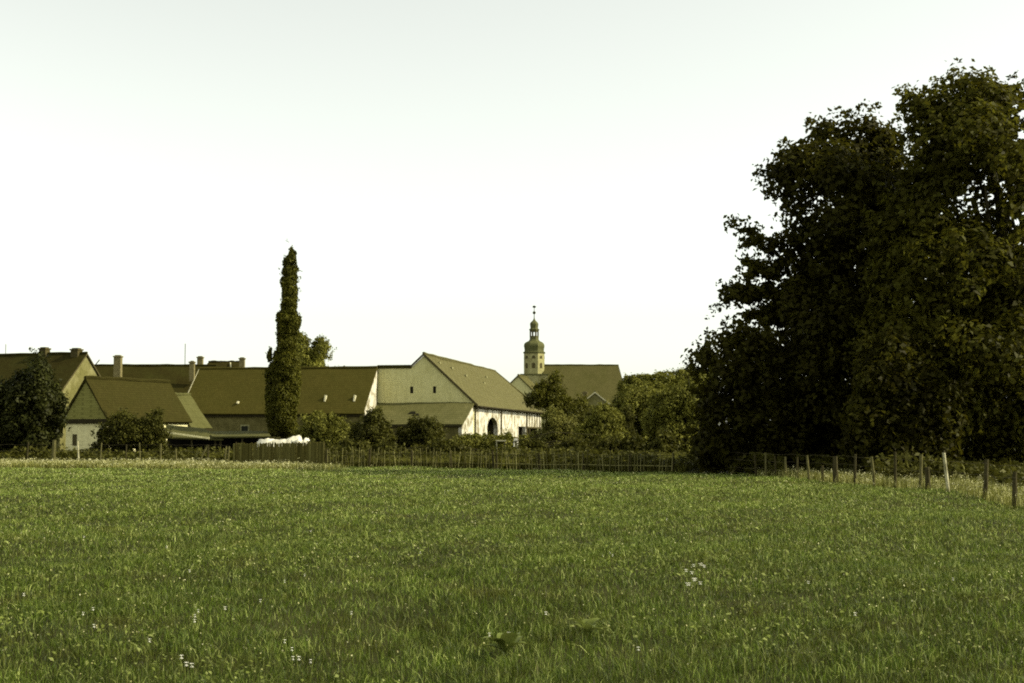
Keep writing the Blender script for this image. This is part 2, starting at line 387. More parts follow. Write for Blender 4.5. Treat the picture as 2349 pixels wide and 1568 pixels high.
N0 = 650000
u0, u1 = 5.0 ** 0.7, 80.0 ** 0.7
d = (rs.uniform(0, 1, N0) * (u1 - u0) + u0) ** (1 / 0.7)
x = rs.uniform(-0.46, 0.46, N0) * d
keep = (d < fence_depth(x, d) + 1.0) & ((vnoise(x, d * .6, 1.6, 31) > -.45) | (rs.uniform(0, 1, N0) < .6))
x, d = x[keep], d[keep]
cl = vnoise(x, d, 0.55, 3) * 0.5 + vnoise(x, d, 2.2, 4) * 0.6 + vnoise(x, d, 5.5, 9) * 0.45      # tussocks
h = (0.058 + 0.018 * (9 / d.clip(7, 80)) + 0.04 * cl + rs.uniform(-0.025, 0.045, len(x))).clip(0.025, 0.3)
h *= np.where(rs.uniform(0, 1, len(x)) < 0.012, 1.9, 1.0)
wd = 0.0048 * (d / 9).clip(0.8, 10) ** 0.75 * rs.uniform(0.7, 1.4, len(x))
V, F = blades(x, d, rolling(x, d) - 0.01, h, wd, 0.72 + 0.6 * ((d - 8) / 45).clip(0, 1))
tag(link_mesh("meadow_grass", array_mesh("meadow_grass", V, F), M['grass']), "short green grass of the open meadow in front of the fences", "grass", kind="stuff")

# broad herb leaves between the grass
n = 42000
d = (rs.uniform(0, 1, n) * (u1 - u0) + u0) ** (1 / 0.7); x = rs.uniform(-0.46, 0.46, n) * d
k = (d < fence_depth(x, d)) & (vnoise(x, d, 0.9, 11) > -0.1); x, d = x[k], d[k]
c = np.stack([x, d, rolling(x, d) + rs.uniform(0.03, 0.10, len(x))], -1)
V, F = leafcards(c, np.stack([rs.normal(0, .5, len(x)), rs.normal(0, .5, len(x)), np.ones(len(x))], -1), 0.022 * (d / 9).clip(.8, 10) ** 0.6 * rs.uniform(.6, 1.5, len(x)), rs)
tag(link_mesh("meadow_herbs", array_mesh("meadow_herbs", V, F), M['dock']), "low broad-leaved herbs scattered through the meadow grass", "herbs", kind="stuff")

n = 13000
d = (rs.uniform(0, 1, n) * (u1 - u0) + u0) ** (1 / 0.7); x = rs.uniform(-0.46, 0.46, n) * d
k = (d < fence_depth(x, d)) & (vnoise(x, d, 0.7, 14) + rs.normal(0, .5, n) > 0.1); x, d = x[k], d[k]
c = np.stack([x, d, rolling(x, d) + rs.uniform(0.07, 0.16, len(x))], -1)
c = np.repeat(c, 2, 0); sz = 0.0115 * (c[:, 1] / 9).clip(.8, 10) ** 0.6 * rs.uniform(.5, 1.3, len(c))
V, F = leafcards(c, rs.normal(0, .7, (len(c), 3)) + [0, -.3, .8], sz, rs, 1.1)
tag(link_mesh("clover_heads", array_mesh("clover_heads", V, F), M['parsley']), "tiny pale clover and daisy heads dotted over the meadow", "wildflowers", kind="stuff")

# tall pale uncut grass along both fences
def tall_strip(i0, i1, n, near, far, hmul, name, label, seed, heads=True):
    r = np.random.RandomState(seed)
    rr = np.array([p.x / p.y for p in FPTS])
    q = r.uniform(rr[i0], rr[i1], n); dep = np.interp(q, rr, np.array([p.y for p in FPTS])) + r.uniform(-near, far, n)
    if i0 == 0:
        fo = np.clip((rr[i1] - q) / (0.32 * (rr[i1] - rr[2])), 0, 1); kk = r.uniform(0, 1, n) < fo ** 1.3; q, dep = q[kk], dep[kk]; n = len(q)
    xx = q * dep; hh = (0.42 * hmul * r.uniform(0.5, 1.15, n) * (1 + 0.35 * vnoise(xx, dep, 0.6, seed + 1))).clip(0.1, 1.2)
    V, F = blades(xx, dep, np.zeros(n) - 0.02, hh, 0.022 * (dep / 60) * r.uniform(.7, 1.4, n), 0.28, r)
    tag(link_mesh(name, array_mesh(name, V, F), M['tallgrass']), label, "tall grass", kind="stuff")
    m = n // 9; s = r.choice(n, m, False)
    c = np.stack([xx[s], dep[s], hh[s] * r.uniform(.45, 1, m)], -1) + r.normal(0, .03, (m, 3))
    V, F = leafcards(np.repeat(c, 4, 0) + r.normal(0, .03, (m * 4, 3)), r.normal(0, .6, (m * 4, 3)) + [0, -.2, 1], r.uniform(.025, .06, m * 4) * (dep[s].repeat(4) / 60), r, 1.1)
    tag(link_mesh("cow_parsley", array_mesh("cow_parsley", V, F), M['parsley']), label.replace("tall pale grass", "white flower heads standing in the tall pale grass"), "wildflowers", kind="stuff")
tall_strip(0, 4, 60000, 10.0, 0.8, 0.85, "tall_grass", "tall pale grass strip along the left wire fence", 21)
tall_strip(7, 15, 16000, 0.3, 7.5, 0.8, "tall_grass", "tall pale grass strip behind the right wire fence", 22)

M['roughgrass'] = mat_leaf('rough_garden_grass', (0.07, 0.07, 0.010), (0.12, 0.12, 0.02), (0.22, 0.215, 0.05), 0.8, 0.35)
r6 = np.random.RandomState(66); n = 42000
q = r6.uniform((740 - 1174.5) / FPX, (1570 - 1174.5) / FPX, n); dep = fence_depth(q, np.ones(n)) + 0.3 + r6.uniform(0, 1, n) * 16; xx = q * dep
hh = (0.52 * r6.uniform(.5, 1.2, n) * (1 + .5 * vnoise(xx, dep, .5, 5))).clip(.08, .9)
V, F = blades(xx, dep, np.zeros(n), hh, .03 * r6.uniform(.7, 1.4, n), .3, r6)
tag(link_mesh("rough_grass", array_mesh("rough_grass", V, F), M['roughgrass']), "rough olive grass in the gardens behind the lath fence", "grass", kind="stuff")

# ------------------------------------------------------------------ vegetation
def in_poly(px, pz, poly):
    ins = np.zeros(len(px), bool); n = len(poly)
    for i in range(n):
        x0, z0 = poly[i]; x1, z1 = poly[(i + 1) % n]
        c = ((z0 > pz) != (z1 > pz)) & (px < (x1 - x0) * (pz - z0) / (z1 - z0 + 1e-12) + x0)
        ins ^= c
    return ins
def edge_dist(px, pz, poly):
    dm = np.full(len(px), 1e9); n = len(poly)
    for i in range(n):
        a = np.array(poly[i]); b = np.array(poly[(i + 1) % n]); ab = b - a
        t = (((px - a[0]) * ab[0] + (pz - a[1]) * ab[1]) / (ab @ ab + 1e-12)).clip(0, 1)
        dm = np.minimum(dm, np.hypot(px - a[0] - t * ab[0], pz - a[1] - t * ab[1]))
    return dm
def crown_mesh(polys, depth, seed, leaf, dens, rmin, rmax, thick, holes=(), inner=0.5, sprig=1.0, nb=1.0, droop=0.0, airy=0.3, rough=.4):
    """boughs (balls of leaves of many sizes) filling the crown's own outline and depth"""
    r = np.random.RandomState(seed); C = []; Nn = []; S = []
    for poly in polys:
        pz = [(at(a, b, depth).x, at(a, b, depth).z) for a, b in poly]
        A = np.array(pz); lo, hi = A.min(0), A.max(0)
        area = 0.5 * abs(sum(A[i][0] * A[(i + 1) % len(A)][1] - A[(i + 1) % len(A)][0] * A[i][1] for i in range(len(A))))
        rmin_ = min(rmin, 0.13 * math.sqrt(area)); rmax_ = max(rmin_, min(rmax, .45 * math.sqrt(area)))
        ncand = int(nb * area / (rmin_ * rmin_) * 3) + 60
        px = r.uniform(lo[0], hi[0], ncand); pzz = r.uniform(lo[1], hi[1], ncand)
        k = in_poly(px, pzz, pz); px, pzz = px[k], pzz[k]; ed = edge_dist(px, pzz, pz)
        rad = np.minimum(ed * r.uniform(.85, 1.2, len(ed)), rmin_ + (rmax_ - rmin_) * r.uniform(0, 1, len(ed)) ** 2)
        k = rad > rmin_ * 0.35; px, pzz, ed, rad = px[k], pzz[k], ed[k], rad[k]
        half = np.minimum(thick, 0.35 + ed * 1.3)
        py = depth + r.uniform(-1, 1, len(px)) * half
        # thin the balls so that they overlap but do not pile up
        order = r.permutation(len(px)); sel = []
        cap = nb * 8.0 * area / (np.pi * (rmin_ * .6 + rmax_ * .4) ** 2) * (1 + thick / max(rmax_, .1) * 0.18) + 6
        for i in order:
            if len(sel) > cap: break
            sel.append(i)
        for i in sel:
            q = rad[i]; nn = max(6, int(dens * 12.6 * q * q))
            dv = r.normal(0, 1, (nn, 3)); dv /= np.linalg.norm(dv, axis=1, keepdims=True)
            rr = q * (0.5 + 0.5 * r.uniform(0, 1, nn) ** 0.5) * (1 + 0.12 * r.normal(0, 1, nn).clip(-1, 1.6) * r.uniform(0, 1, nn) ** 2)
            k_ = py[i] / depth
            c = np.array([px[i] * k_, py[i], EYE + (pzz[i] - EYE) * k_]) + dv * rr[:, None] * [1, 1, .85]
            c[:, 2] -= droop * r.uniform(0, 1, nn) * q
            C.append(c); Nn.append(dv * (1.4 - rough) + r.normal(0, rough, (nn, 3)) + [0, 0, .45]); S.append(leaf * r.uniform(.6, 1.35, nn))
        # twigs breaking the outline
        per = sum(np.hypot(*(A[i] - A[(i + 1) % len(A)])) for i in range(len(A)))
        for _ in range(int(sprig * per / leaf * 0.55)):
            i = r.randint(len(A)); t = r.uniform(); p = A[i] * (1 - t) + A[(i + 1) % len(A)] * t
            nn = r.randint(3, 10); off = r.normal(0, leaf * 0.4, 3)
            if p[1] < 0.5: continue
            c = np.array([p[0], depth + r.normal(0, min(thick, .8) * .6), p[1]]) + off + r.normal(0, leaf * 0.6, (nn, 3))
            C.append(c); Nn.append(r.normal(0, .7, (nn, 3)) + [0, 0, .5]); S.append(leaf * r.uniform(.5, 1.1, nn))
        # inner foliage closing the heart of the crown
        ni = int(inner * area / (leaf * leaf) * 6)
        qx = r.uniform(lo[0], hi[0], ni); qz = r.uniform(lo[1], hi[1], ni); k = in_poly(qx, qz, pz); qx, qz = qx[k], qz[k]
        ed = edge_dist(qx, qz, pz); hf = (qz - lo[1]) / (hi[1] - lo[1] + 1e-6); k = (ed > rmin_ * 0.45) & (r.uniform(0, 1, len(qx)) < 1.0 - airy * hf); qx, qz, ed = qx[k], qz[k], ed[k]
        qy = depth + r.uniform(-1, 1, len(qx)) * np.minimum(thick, ed) * .7; k_ = qy / depth
        C.append(np.stack([qx * k_, qy, EYE + (qz - EYE) * k_], -1))
        Nn.append(r.normal(0, 1, (len(qx), 3)) + [0, -.3, .2]); S.append(leaf * r.uniform(1.1, 2.0, len(qx)))
    C = np.concatenate(C); Nn = np.concatenate(Nn); S = np.concatenate(S)
    k = C[:, 2] > 0.03
    for hx, hy, hr in holes:
        p = at(hx, hy, depth); rr_ = hr * depth / FPX
        sc_ = depth / C[:, 1]; k &= np.hypot(C[:, 0] * sc_ - p.x, ((C[:, 2] - EYE) * sc_ + EYE - p.z) * 1.25) > rr_ * (0.75 + 0.35 * r.uniform(0, 1, len(C)))
    C, Nn, S = C[k], Nn[k], S[k]
    return C, Nn, S, r

def ragged(poly, amp, rg, step=9.0):
    """an uneven outline: short runs of the edge pushed in and out"""
    out = []; n = len(poly); xs_ = [p[0] for p in poly]; ys_ = [p[1] for p in poly]
    amp = min(amp, 0.13 * min(max(xs_) - min(xs_), max(ys_) - min(ys_)))
    run = 0.0; left_ = 0
    for i in range(n):
        (x0, y0), (x1, y1) = poly[i], poly[(i + 1) % n]; ln = math.hypot(x1 - x0, y1 - y0) + 1e-6
        k = max(1, int(ln / step)); nx_, ny_ = (y1 - y0) / ln, -(x1 - x0) / ln
        for j in range(k):
            if left_ <= 0: run = rg.uniform(-1.1, .8); left_ = rg.randint(1, 4)
            left_ -= 1; t = j / k; o_ = amp * (run + rg.uniform(-.45, .45))
            out.append((x0 + (x1 - x0) * t + nx_ * o_, y0 + (y1 - y0) * t + ny_ * o_))
    return out
def plant(name, label, cat, polys, depth, seed, material, leaf=0.16, dens=24, rmin=.35, rmax=.9, thick=2.0, trunk=None, group=None, part="crown", stem="trunk", rag=7, **kw):
    if not isinstance(polys[0], list): polys = [polys]
    rr0 = random.Random(seed * 7 + 1); polys = [ragged(p, rag, rr0) for p in polys]
    C, Nn, S, r = crown_mesh(polys, depth, seed, leaf, dens, rmin, rmax, thick, **kw)
    bx, top, tr = trunk if trunk else (None, None, None)
    if bx is None:
        bx = float(np.mean([p[0] for p in polys[0]])); top = 0.6 * float(C[:, 2].max()); tr = 0.07
    b = at(bx, 1000, depth); b.z = 0
    root = empty(name, b, 0, label, cat, group)
    V, F = leafcards(C - np.array([b.x, b.y, 0]), Nn, S, r)
    link_mesh(part, array_mesh(part, V, F), material, root)
    mb = MB(); rg = random.Random(seed)
    pts = [(rg.uniform(-.04, .04) * i * tr * 8, rg.uniform(-.04, .04) * i * tr * 8, top * i / 6 - (0.1 if i == 0 else 0)) for i in range(7)]
    mb.tube(pts, [tr * (1.25 if i == 0 else 1 - 0.12 * i) for i in range(7)], 8, .12, rg)
    idx = rg.sample(range(len(C)), min(14, len(C)))
    for i in idx:                                    # limbs out into the leaves
        e = Vector(C[i]) - b
        zz = max(0.25 * top, min(top * .95, e.z * 0.6)); s0 = Vector((0, 0, zz)); e = s0 + (e - s0) * 0.8
        mid = (s0 + e) / 2 + Vector((0, 0, 0.08 * (e - s0).length))
        mb.tube([s0, mid, e], [tr * .42, tr * .28, tr * .09], 5)
    mb.build(stem, M['bark'], root, smooth=True)
    return root

TREES = "tall broadleaved trees at the right field edge"
plant("broadleaf_tree", "tallest dark broadleaved tree rising at the right edge of the photo", "tree",
      [[(2050, 240), (2060, 210), (2085, 192), (2110, 196), (2130, 182), (2165, 150), (2190, 156), (2210, 170), (2240, 160), (2280, 166), (2310, 178), (2349, 166), (2430, 190), (2500, 270), (2540, 420), (2550, 700), (2540, 1085), (2010, 1085), (1960, 820), (1985, 500), (2060, 390), (2078, 305), (2056, 275)]],
      58, 31, M['leaf_big'], leaf=.19, dens=13, rmin=.5, rmax=1.5, thick=4.2, trunk=(2290, 12, .38), group=TREES, airy=.9, rag=12, sprig=1.6,
      holes=[(2330, 243, 10), (2345, 262, 13), (2322, 266, 7), (2346, 312, 14), (2328, 322, 9), (2336, 305, 6), (2300, 420, 7), (2292, 410, 4), (2314, 500, 10), (2332, 510, 14), (2346, 490, 9), (2322, 524, 7), (2340, 562, 9), (2347, 545, 6), (2108, 308, 8), (2116, 300, 4), (2152, 362, 6), (2160, 372, 4), (2240, 330, 4), (2196, 300, 4), (2270, 640, 4)], inner=.5)
plant("broadleaf_tree", "broad dark tree with ragged left side boughs beside the tallest tree", "tree",
      [[(2085, 310), (2062, 290), (2030, 270), (2008, 274), (1982, 250), (1960, 262), (1935, 270), (1900, 258), (1870, 275), (1850, 296), (1830, 310), (1800, 325), (1785, 352), (1768, 375), (1745, 386), (1738, 408), (1757, 428), (1778, 458), (1802, 488), (1808, 525), (1800, 560), (1785, 640), (1768, 720), (1752, 790), (1745, 1085), (2060, 1085), (2090, 700)],
       [(1662, 508), (1690, 512), (1735, 528), (1800, 545), (1815, 590), (1740, 574), (1700, 560), (1686, 532)],
       [(1700, 565), (1720, 585), (1770, 590), (1800, 600), (1790, 650), (1735, 640), (1700, 628), (1692, 600)],
       [(1640, 724), (1655, 662), (1690, 650), (1780, 640), (1790, 690), (1735, 700), (1690, 692), (1662, 712)],
       [(1700, 722), (1735, 705), (1780, 690), (1780, 745), (1730, 740)]],
      62, 32, M['leaf_deep'], leaf=.19, dens=13, rmin=.45, rmax=1.4, thick=4.0, trunk=(1930, 11, .42), group=TREES, inner=.5, airy=.85, rag=12, sprig=1.8)
plant("broadleaf_tree", "lower dark tree at the left end of the tall right-hand trees", "tree",
      [[(1586, 812), (1608, 790), (1640, 770), (1652, 746), (1680, 732), (1720, 742), (1750, 730), (1790, 765), (1810, 1085), (1600, 1085), (1580, 1010), (1592, 900), (1584, 850)]],
      60, 33, M['leaf_deep'], leaf=.18, dens=14, rmin=.35, rmax=1.1, thick=2.6, trunk=(1690, 4, .2), group=TREES, inner=.5, airy=.85, rag=12, sprig=1.8)
plant("elder_shrub", "paler leafy shrub growing at the foot of the tallest tree", "shrub",
      [[(1925, 1060), (1930, 960), (1960, 880), (1955, 790), (2000, 762), (2060, 738), (2100, 760), (2120, 830), (2170, 850), (2215, 880), (2225, 980), (2200, 1060)]],
      54, 34, M['leaf_deep'], leaf=.16, dens=12, rmin=.25, rmax=.7, thick=1.0, inner=.35, trunk=(2080, .8, .06), part="foliage", stem="stem")
def c2(pts): return [((960 + a / 1.96) / 1.6347, (900 + b / 1.96) / 1.6347) for a, b in pts]
plant("lombardy_poplar", "tall narrow columnar poplar rising above the long dark roof", "tree",
      [c2([(262, 30), (278, 75), (296, 85), (297, 180), (310, 215), (315, 370), (303, 470), (302, 520), (330, 570), (326, 690), (300, 800), (300, 950), (305, 1050), (318, 1110), (296, 1180), (285, 1260), (272, 1450), (105, 1450), (88, 1300), (82, 1150), (80, 1050), (98, 940), (130, 860), (160, 800), (152, 700), (145, 605), (156, 530), (185, 515), (183, 430), (190, 380), (180, 320), (190, 190), (200, 125), (232, 110), (246, 70)]),
       c2([(262, 22), (272, 60), (292, 90), (290, 150), (215, 150), (235, 100), (252, 60)]),
       c2([(150, 780), (120, 880), (68, 960), (62, 1150), (78, 1300), (92, 1450), (290, 1450), (306, 1260), (330, 1130), (328, 1000), (318, 860), (300, 760)]),
       c2([(85, 900), (78, 865), (95, 800), (118, 790), (124, 850), (118, 900)])],
      98, 35, M['leaf_poplar'], leaf=.095, dens=70, rmin=.15, rmax=.42, thick=1.6, rough=.6, trunk=(650, 11, .25), inner=.6, sprig=.45, rag=2)
plant("broadleaf_tree", "round loose tree showing above the roof right of the poplar", "tree",
      [[(650, 875), (655, 800), (682, 764), (704, 768), (716, 796), (732, 770), (756, 776), (772, 804), (764, 828), (744, 830), (760, 850), (760, 875)], [(690, 880), (700, 800), (730, 800), (745, 840), (750, 880)]],
      150, 36, M['leaf_mid'], leaf=.16, dens=22, rmin=.3, rmax=.9, thick=2.2, trunk=(700, 6, .25), inner=.3)
plant("broadleaf_tree", "tiny treetop peeping over the dark roof ridge", "tree",
      [[(763, 880), (763, 845), (775, 837), (786, 843), (790, 880)]], 150, 37, M['leaf_mid'], leaf=.2, dens=12, rmin=.25, rmax=.6, thick=1, inner=.4)
plant("garden_tree", "very dark pointed tree at the left edge in front of chimneyed house", "tree",
      [[(-80, 1045), (-80, 900), (-30, 870), (0, 878), (28, 862), (55, 850), (72, 818), (86, 796), (97, 802), (106, 832), (122, 862), (138, 892), (152, 922), (154, 985), (142, 1012), (132, 1045)]],
      86, 38, M['leaf_dark'], leaf=.16, dens=20, rmin=.35, rmax=.9, thick=2.2, trunk=(60, 4.5, .18), inner=.6)
def bush(poly, depth, seed, mat, label, **kw):
    a = dict(leaf=.105, dens=48, rmin=.15, rmax=.5, thick=1.5, inner=.45, rough=.6, rag=9, sprig=1.8, part="foliage", stem="stem"); a.update(kw)
    return plant("shrub", label, "shrub", [poly], depth, seed, M[mat], group="shrubs behind the fences", **a)
bush([(212, 1040), (214, 985), (245, 957), (280, 945), (300, 957), (330, 952), (355, 940), (378, 955), (384, 1000), (388, 1040)], 88, 41, 'leaf_dim', "dark wide shrub in front of the cream cottage wall")
bush([(680, 1045), (678, 990), (690, 962), (720, 946), (760, 950), (800, 962), (815, 1000), (812, 1045)], 92, 42, 'leaf_mid', "olive shrub between the poplar foot and a darker shrub")
bush([(798, 1040), (803, 970), (840, 950), (870, 943), (895, 965), (908, 1000), (905, 1040)], 87, 43, 'leaf_dim', "dark shrub below the bright gable sliver of the long roof")
bush([(910, 1040), (913, 988), (930, 966), (960, 955), (1000, 962), (1022, 986), (1022, 1040)], 88, 44, 'leaf_dim', "dark rounded shrub before the lean-to roof")
bush([(690, 1075), (700, 1018), (722, 1005), (745, 1018), (748, 1072)], 78, 45, 'leaf_dim', "dark small bush beside the white sheeting", thick=.8)
bush([(1030, 1050), (1038, 1003), (1080, 988), (1105, 996), (1140, 1004), (1165, 988), (1182, 1003), (1206, 994), (1215, 1015), (1215, 1050)], 94, 46, 'leaf_mid', "low ragged shrub in front of the white barn wall")
bush([(1196, 1050), (1205, 1000), (1230, 985), (1250, 950), (1285, 930), (1312, 960), (1332, 990), (1326, 1050)], 96, 47, 'leaf_pale', "pale olive shrub right of the barn gateway")
bush([(1285, 1050), (1290, 985), (1310, 940), (1332, 955), (1350, 930), (1372, 948), (1400, 925), (1425, 955), (1450, 930), (1460, 1050)], 101, 55, 'leaf_dim', "dim tangled shrub filling the gap under the church roof")
bush([(1318, 1055), (1318, 982), (1350, 948), (1390, 930), (1420, 940), (1442, 1000), (1436, 1055)], 92, 48, 'leaf_mid', "olive shrub below the small dormer gable")
bush([(742, 1046), (756, 1020), (790, 1004), (812, 1014), (850, 1022), (900, 1002), (915, 1016), (960, 1020), (1015, 1004), (1040, 1016), (1100, 1030), (1180, 1026), (1215, 1008), (1260, 1020), (1320, 1000), (1345, 1014), (1400, 1006), (1440, 992), (1480, 1010), (1530, 996), (1560, 1020), (1560, 1066), (742, 1064)], 84, 49, 'under', "long low scrub behind the picket fence", leaf=.14, rmin=.15, rmax=.35, thick=2.5)
plant("garden_tree", "dark tree hiding the far corner of the white barn", "tree",
      [[(1207, 930), (1204, 905), (1220, 885), (1245, 868), (1256, 880), (1260, 858), (1272, 850), (1284, 872), (1300, 888), (1310, 910), (1330, 904), (1346, 930), (1352, 965), (1330, 1010), (1262, 1010), (1252, 960), (1243, 934)]],
      118, 51, M['leaf_poplar'], leaf=.125, dens=34, rmin=.2, rmax=.7, thick=2, rough=.6, rag=9, sprig=1.8, trunk=(1280, 3.5, .16), inner=.4)
plant("garden_tree", "olive tree hiding the foot of the church roof end", "tree",
      [[(1390, 1045), (1388, 940), (1410, 900), (1432, 884), (1462, 890), (1490, 880), (1525, 896), (1552, 940), (1545, 1045)]],
      104, 52, M['leaf_mid'], leaf=.12, dens=36, rmin=.2, rmax=.7, thick=2.2, rough=.6, rag=9, sprig=1.8, trunk=(1465, 3.2, .15), inner=.4)
plant("garden_tree", "olive tree just left of the tall dark trees", "tree",
      [[(1480, 1065), (1482, 935), (1502, 900), (1530, 876), (1552, 880), (1580, 860), (1612, 856), (1648, 890), (1650, 1065)]],
      95, 53, M['leaf_mid'], leaf=.115, dens=38, rmin=.2, rmax=.7, thick=2.2, rough=.6, rag=9, sprig=1.8, trunk=(1570, 3.6, .15), inner=.4)
plant("broadleaf_tree", "distant pale tree row right of the church roof", "tree",
      [[(1412, 980), (1420, 880), (1432, 862), (1470, 856), (1520, 853), (1580, 842), (1650, 846), (1650, 980)]],
      190, 54, M['leaf_mid'], leaf=.2, dens=16, rmin=.35, rmax=1.0, thick=3.5, rough=.7, rag=3, trunk=(1520, 5, .2), inner=.5)

# scrub behind the fences
r5 = np.random.RandomState(77)
n = 62000
q = r5.uniform(-0.46, 0.46, n); dep = fence_depth(q, np.ones(n)) + np.where(q > .19, 7.0, 0.4) + r5.uniform(0, 1, n) ** 1.3 * 26
hh = (0.55 + 0.5 * vnoise(q * dep, dep, 0.5, 8)).clip(0.08, 1.15) * r5.uniform(0, 1, n) ** .7
V, F = leafcards(np.stack([q * dep, dep, hh], -1), r5.normal(0, .6, (n, 3)) + [0, 0, .7], 0.13 * r5.uniform(.6, 1.6, n), r5, 1.8)
tag(link_mesh("undergrowth", array_mesh("undergrowth", V, F), M['under']), "dark weedy undergrowth in the gardens behind the fences", "undergrowth", kind="stuff")

# ------------------------------------------------------------------ buildings
def roof_mb(L, W, ze, zr, ov=.35, ove=.3, hip0=0, hip1=0, th=.13, seed=1, yr=None):
    """ridge along local x from 0..L, front eave at y=0, back eave at y=W"""
    rg = random.Random(seed); mb = MB(); yr = W / 2 if yr is None else yr
    sl_ = (zr - ze) / yr; slb = (zr - ze) / (W - yr)
    y0, z0 = -ov, ze - ov * sl_; y1, z1 = W + ov, ze - ov * slb
    xa, xb = -ove, L + ove
    mb.slab((xa, y0, z0), (xb, y0, z0), (xb - hip1, yr, zr), (xa + hip0, yr, zr), th, 22, 10, .035, rg)
    mb.slab((xb, y1, z1), (xa, y1, z1), (xa + hip0, yr, zr), (xb - hip1, yr, zr), th, 22, 6, .035, rg)
    if hip0: mb.slab((xa, y1, z1), (xa, y0, z0), (xa + hip0, yr, zr), (xa + hip0, yr, zr), th, 8, 8, .03, rg)
    if hip1: mb.slab((xb, y0, z0), (xb, y1, z1), (xb - hip1, yr, zr), (xb - hip1, yr, zr), th, 8, 8, .03, rg)
    pts = [(xa + hip0 + (xb - hip1 - xa - hip0) * i / 16, yr, zr + .03 + rg.uniform(-.015, .03)) for i in range(17)]
    mb.tube(pts, .11, 6, .15, rg)
    return mb
def body_mb(L, W, ze, zr, yr=None, hip0=0, hip1=0):
    """masonry up to the eaves and into the gables"""
    yr = W / 2 if yr is None else yr; mb = MB(); e = .03
    if not hip0 and not hip1:
        prof = [(0, -.2), (W, -.2), (W, ze - .16), (yr, zr - .18), (0, ze - .16)]
        return mb.prism([(0, y, z) for y, z in prof], [(L, y, z) for y, z in prof])
    return mb.box(0, L, 0, W, -.2, ze - .16)
def stack(name, parent, x, y, z0, z1, w_, mat, cap=True, d=None):
    d = d or w_; mb = MB(); mb.box(x - w_ / 2, x + w_ / 2, y - d / 2, y + d / 2, z0, z1)
    if cap:
        mb.box(x - w_ / 2 - .07, x + w_ / 2 + .07, y - d / 2 - .07, y + d / 2 + .07, z1 + .003, z1 + .13)
        mb.box(x - w_ / 2 + .08, x + w_ / 2 - .08, y - d / 2 + .08, y + d / 2 - .08, z1 + .133, z1 + .22)
    return mb.build(name, mat, parent)
def axis_angle(u): return math.atan2(u[1], u[0])

# -- big house at the far left, gable to the right
u = Vector((0.952, -0.306, 0)); wv = Vector((.306, .952, 0))
apex = Vector((-38.4, 128, 0)); L = 22.0; W = 7.2
o = apex - u * L - wv * (W / 2)
h1 = empty("village_house", o, axis_angle(u), "large dark-roofed house with stucco gable at the left edge", "house")
body_mb(L, W, 5.6, 9.0).build("wall", M['stucco'], h1)
rf = roof_mb(L, W, 5.6, 9.0, .35, .12, seed=3).build("roof", M['tile_dark'], h1)
stack("chimney", rf, L - 1.0, W / 2, 8.4, 9.28, .75, M['sooty']); stack("chimney", rf, L - 4.4, W / 2, 8.4, 9.42, .7, M['sooty'])
mb = MB(); mb.tube([(L - 8.6, W / 2, 8.9), (L - 8.6, W / 2, 10.0)], .03, 6); mb.build("lightning_rod", M['iron'], rf)
for sgn, y0 in ((1, -.3), (-1, W + .3)):
    mb = MB(); z0 = 5.6 - .3 * .94
    mb.prism([(L + .125, y0, z0 - .1), (L + .125, W / 2, 9.0 - .12), (L + .125, W / 2, 9.02), (L + .125, y0, z0 + .06)], [(L + .16, y0, z0 - .1), (L + .16, W / 2, 9.0 - .12), (L + .16, W / 2, 9.02), (L + .16, y0, z0 + .06)])
    mb.build("verge_board", M['timber'], rf)
for y in (2.2, 5.0):
    f = MB().box(L + .002, L + .05, y - .45, y + .45, 3.0, 4.3).build("window", M['trim'], h1)
    MB().box(L + .052, L + .056, y - .38, y + .38, 3.07, 4.23).build("pane", M['glass'], f)

# -- long dark roof behind, with two front chimneys
p0 = at(200, 839.5, 142); p1 = at(492, 839.5, 142); L = (p1 - p0).length
h2 = empty("village_house", (p0.x, p0.y - 4.2, 0), 0, "long house with very dark roof and tall lone chimney behind the cottage", "house")
zr = p0.z; ze = zr - 3.6
body_mb(L, 8.4, ze, zr).build("wall", M['brown'], h2)
rf = roof_mb(L, 8.4, ze, zr, .3, .2, seed=4).build("roof", M['tile_dark'], h2)
def local_of(empty_o, p):
    a = empty_o.rotation_euler.z; q = p - empty_o.location
    return Vector((q.x * math.cos(a) + q.y * math.sin(a), -q.x * math.sin(a) + q.y * math.cos(a), q.z))
for cx, cyt, wpx, base in ((271, 818, 16, 870), (441, 831, 11, 866)):
    q = local_of(h2, at(cx, cyt, 139.4)); q.y = 1.6
    stack("chimney", rf, q.x, q.y, at(cx, base, 139.4).z - .4, q.z - .1, wpx * 139 / FPX, M['brick'], cap=True)
q = local_of(h2, at(425, 789, 142)); mb = MB(); mb.tube([(q.x, 4.2, zr), (q.x, 4.2, q.z)], .035, 6);
mb.build("antenna_mast", M['iron'], rf)
q = local_of(h2, at(226, 826, 142)); MB().tube([(q.x - .45, 4.2, zr - .1), (q.x + .1, 4.2, q.z)], .05, 6).build("vent_pipe", M['iron'], rf)
MB().tube([(q.x - 1.1, 4.2, zr - .1), (q.x - 1.0, 4.2, q.z - .3)], .05, 6).build("vent_pipe", M['iron'], rf)

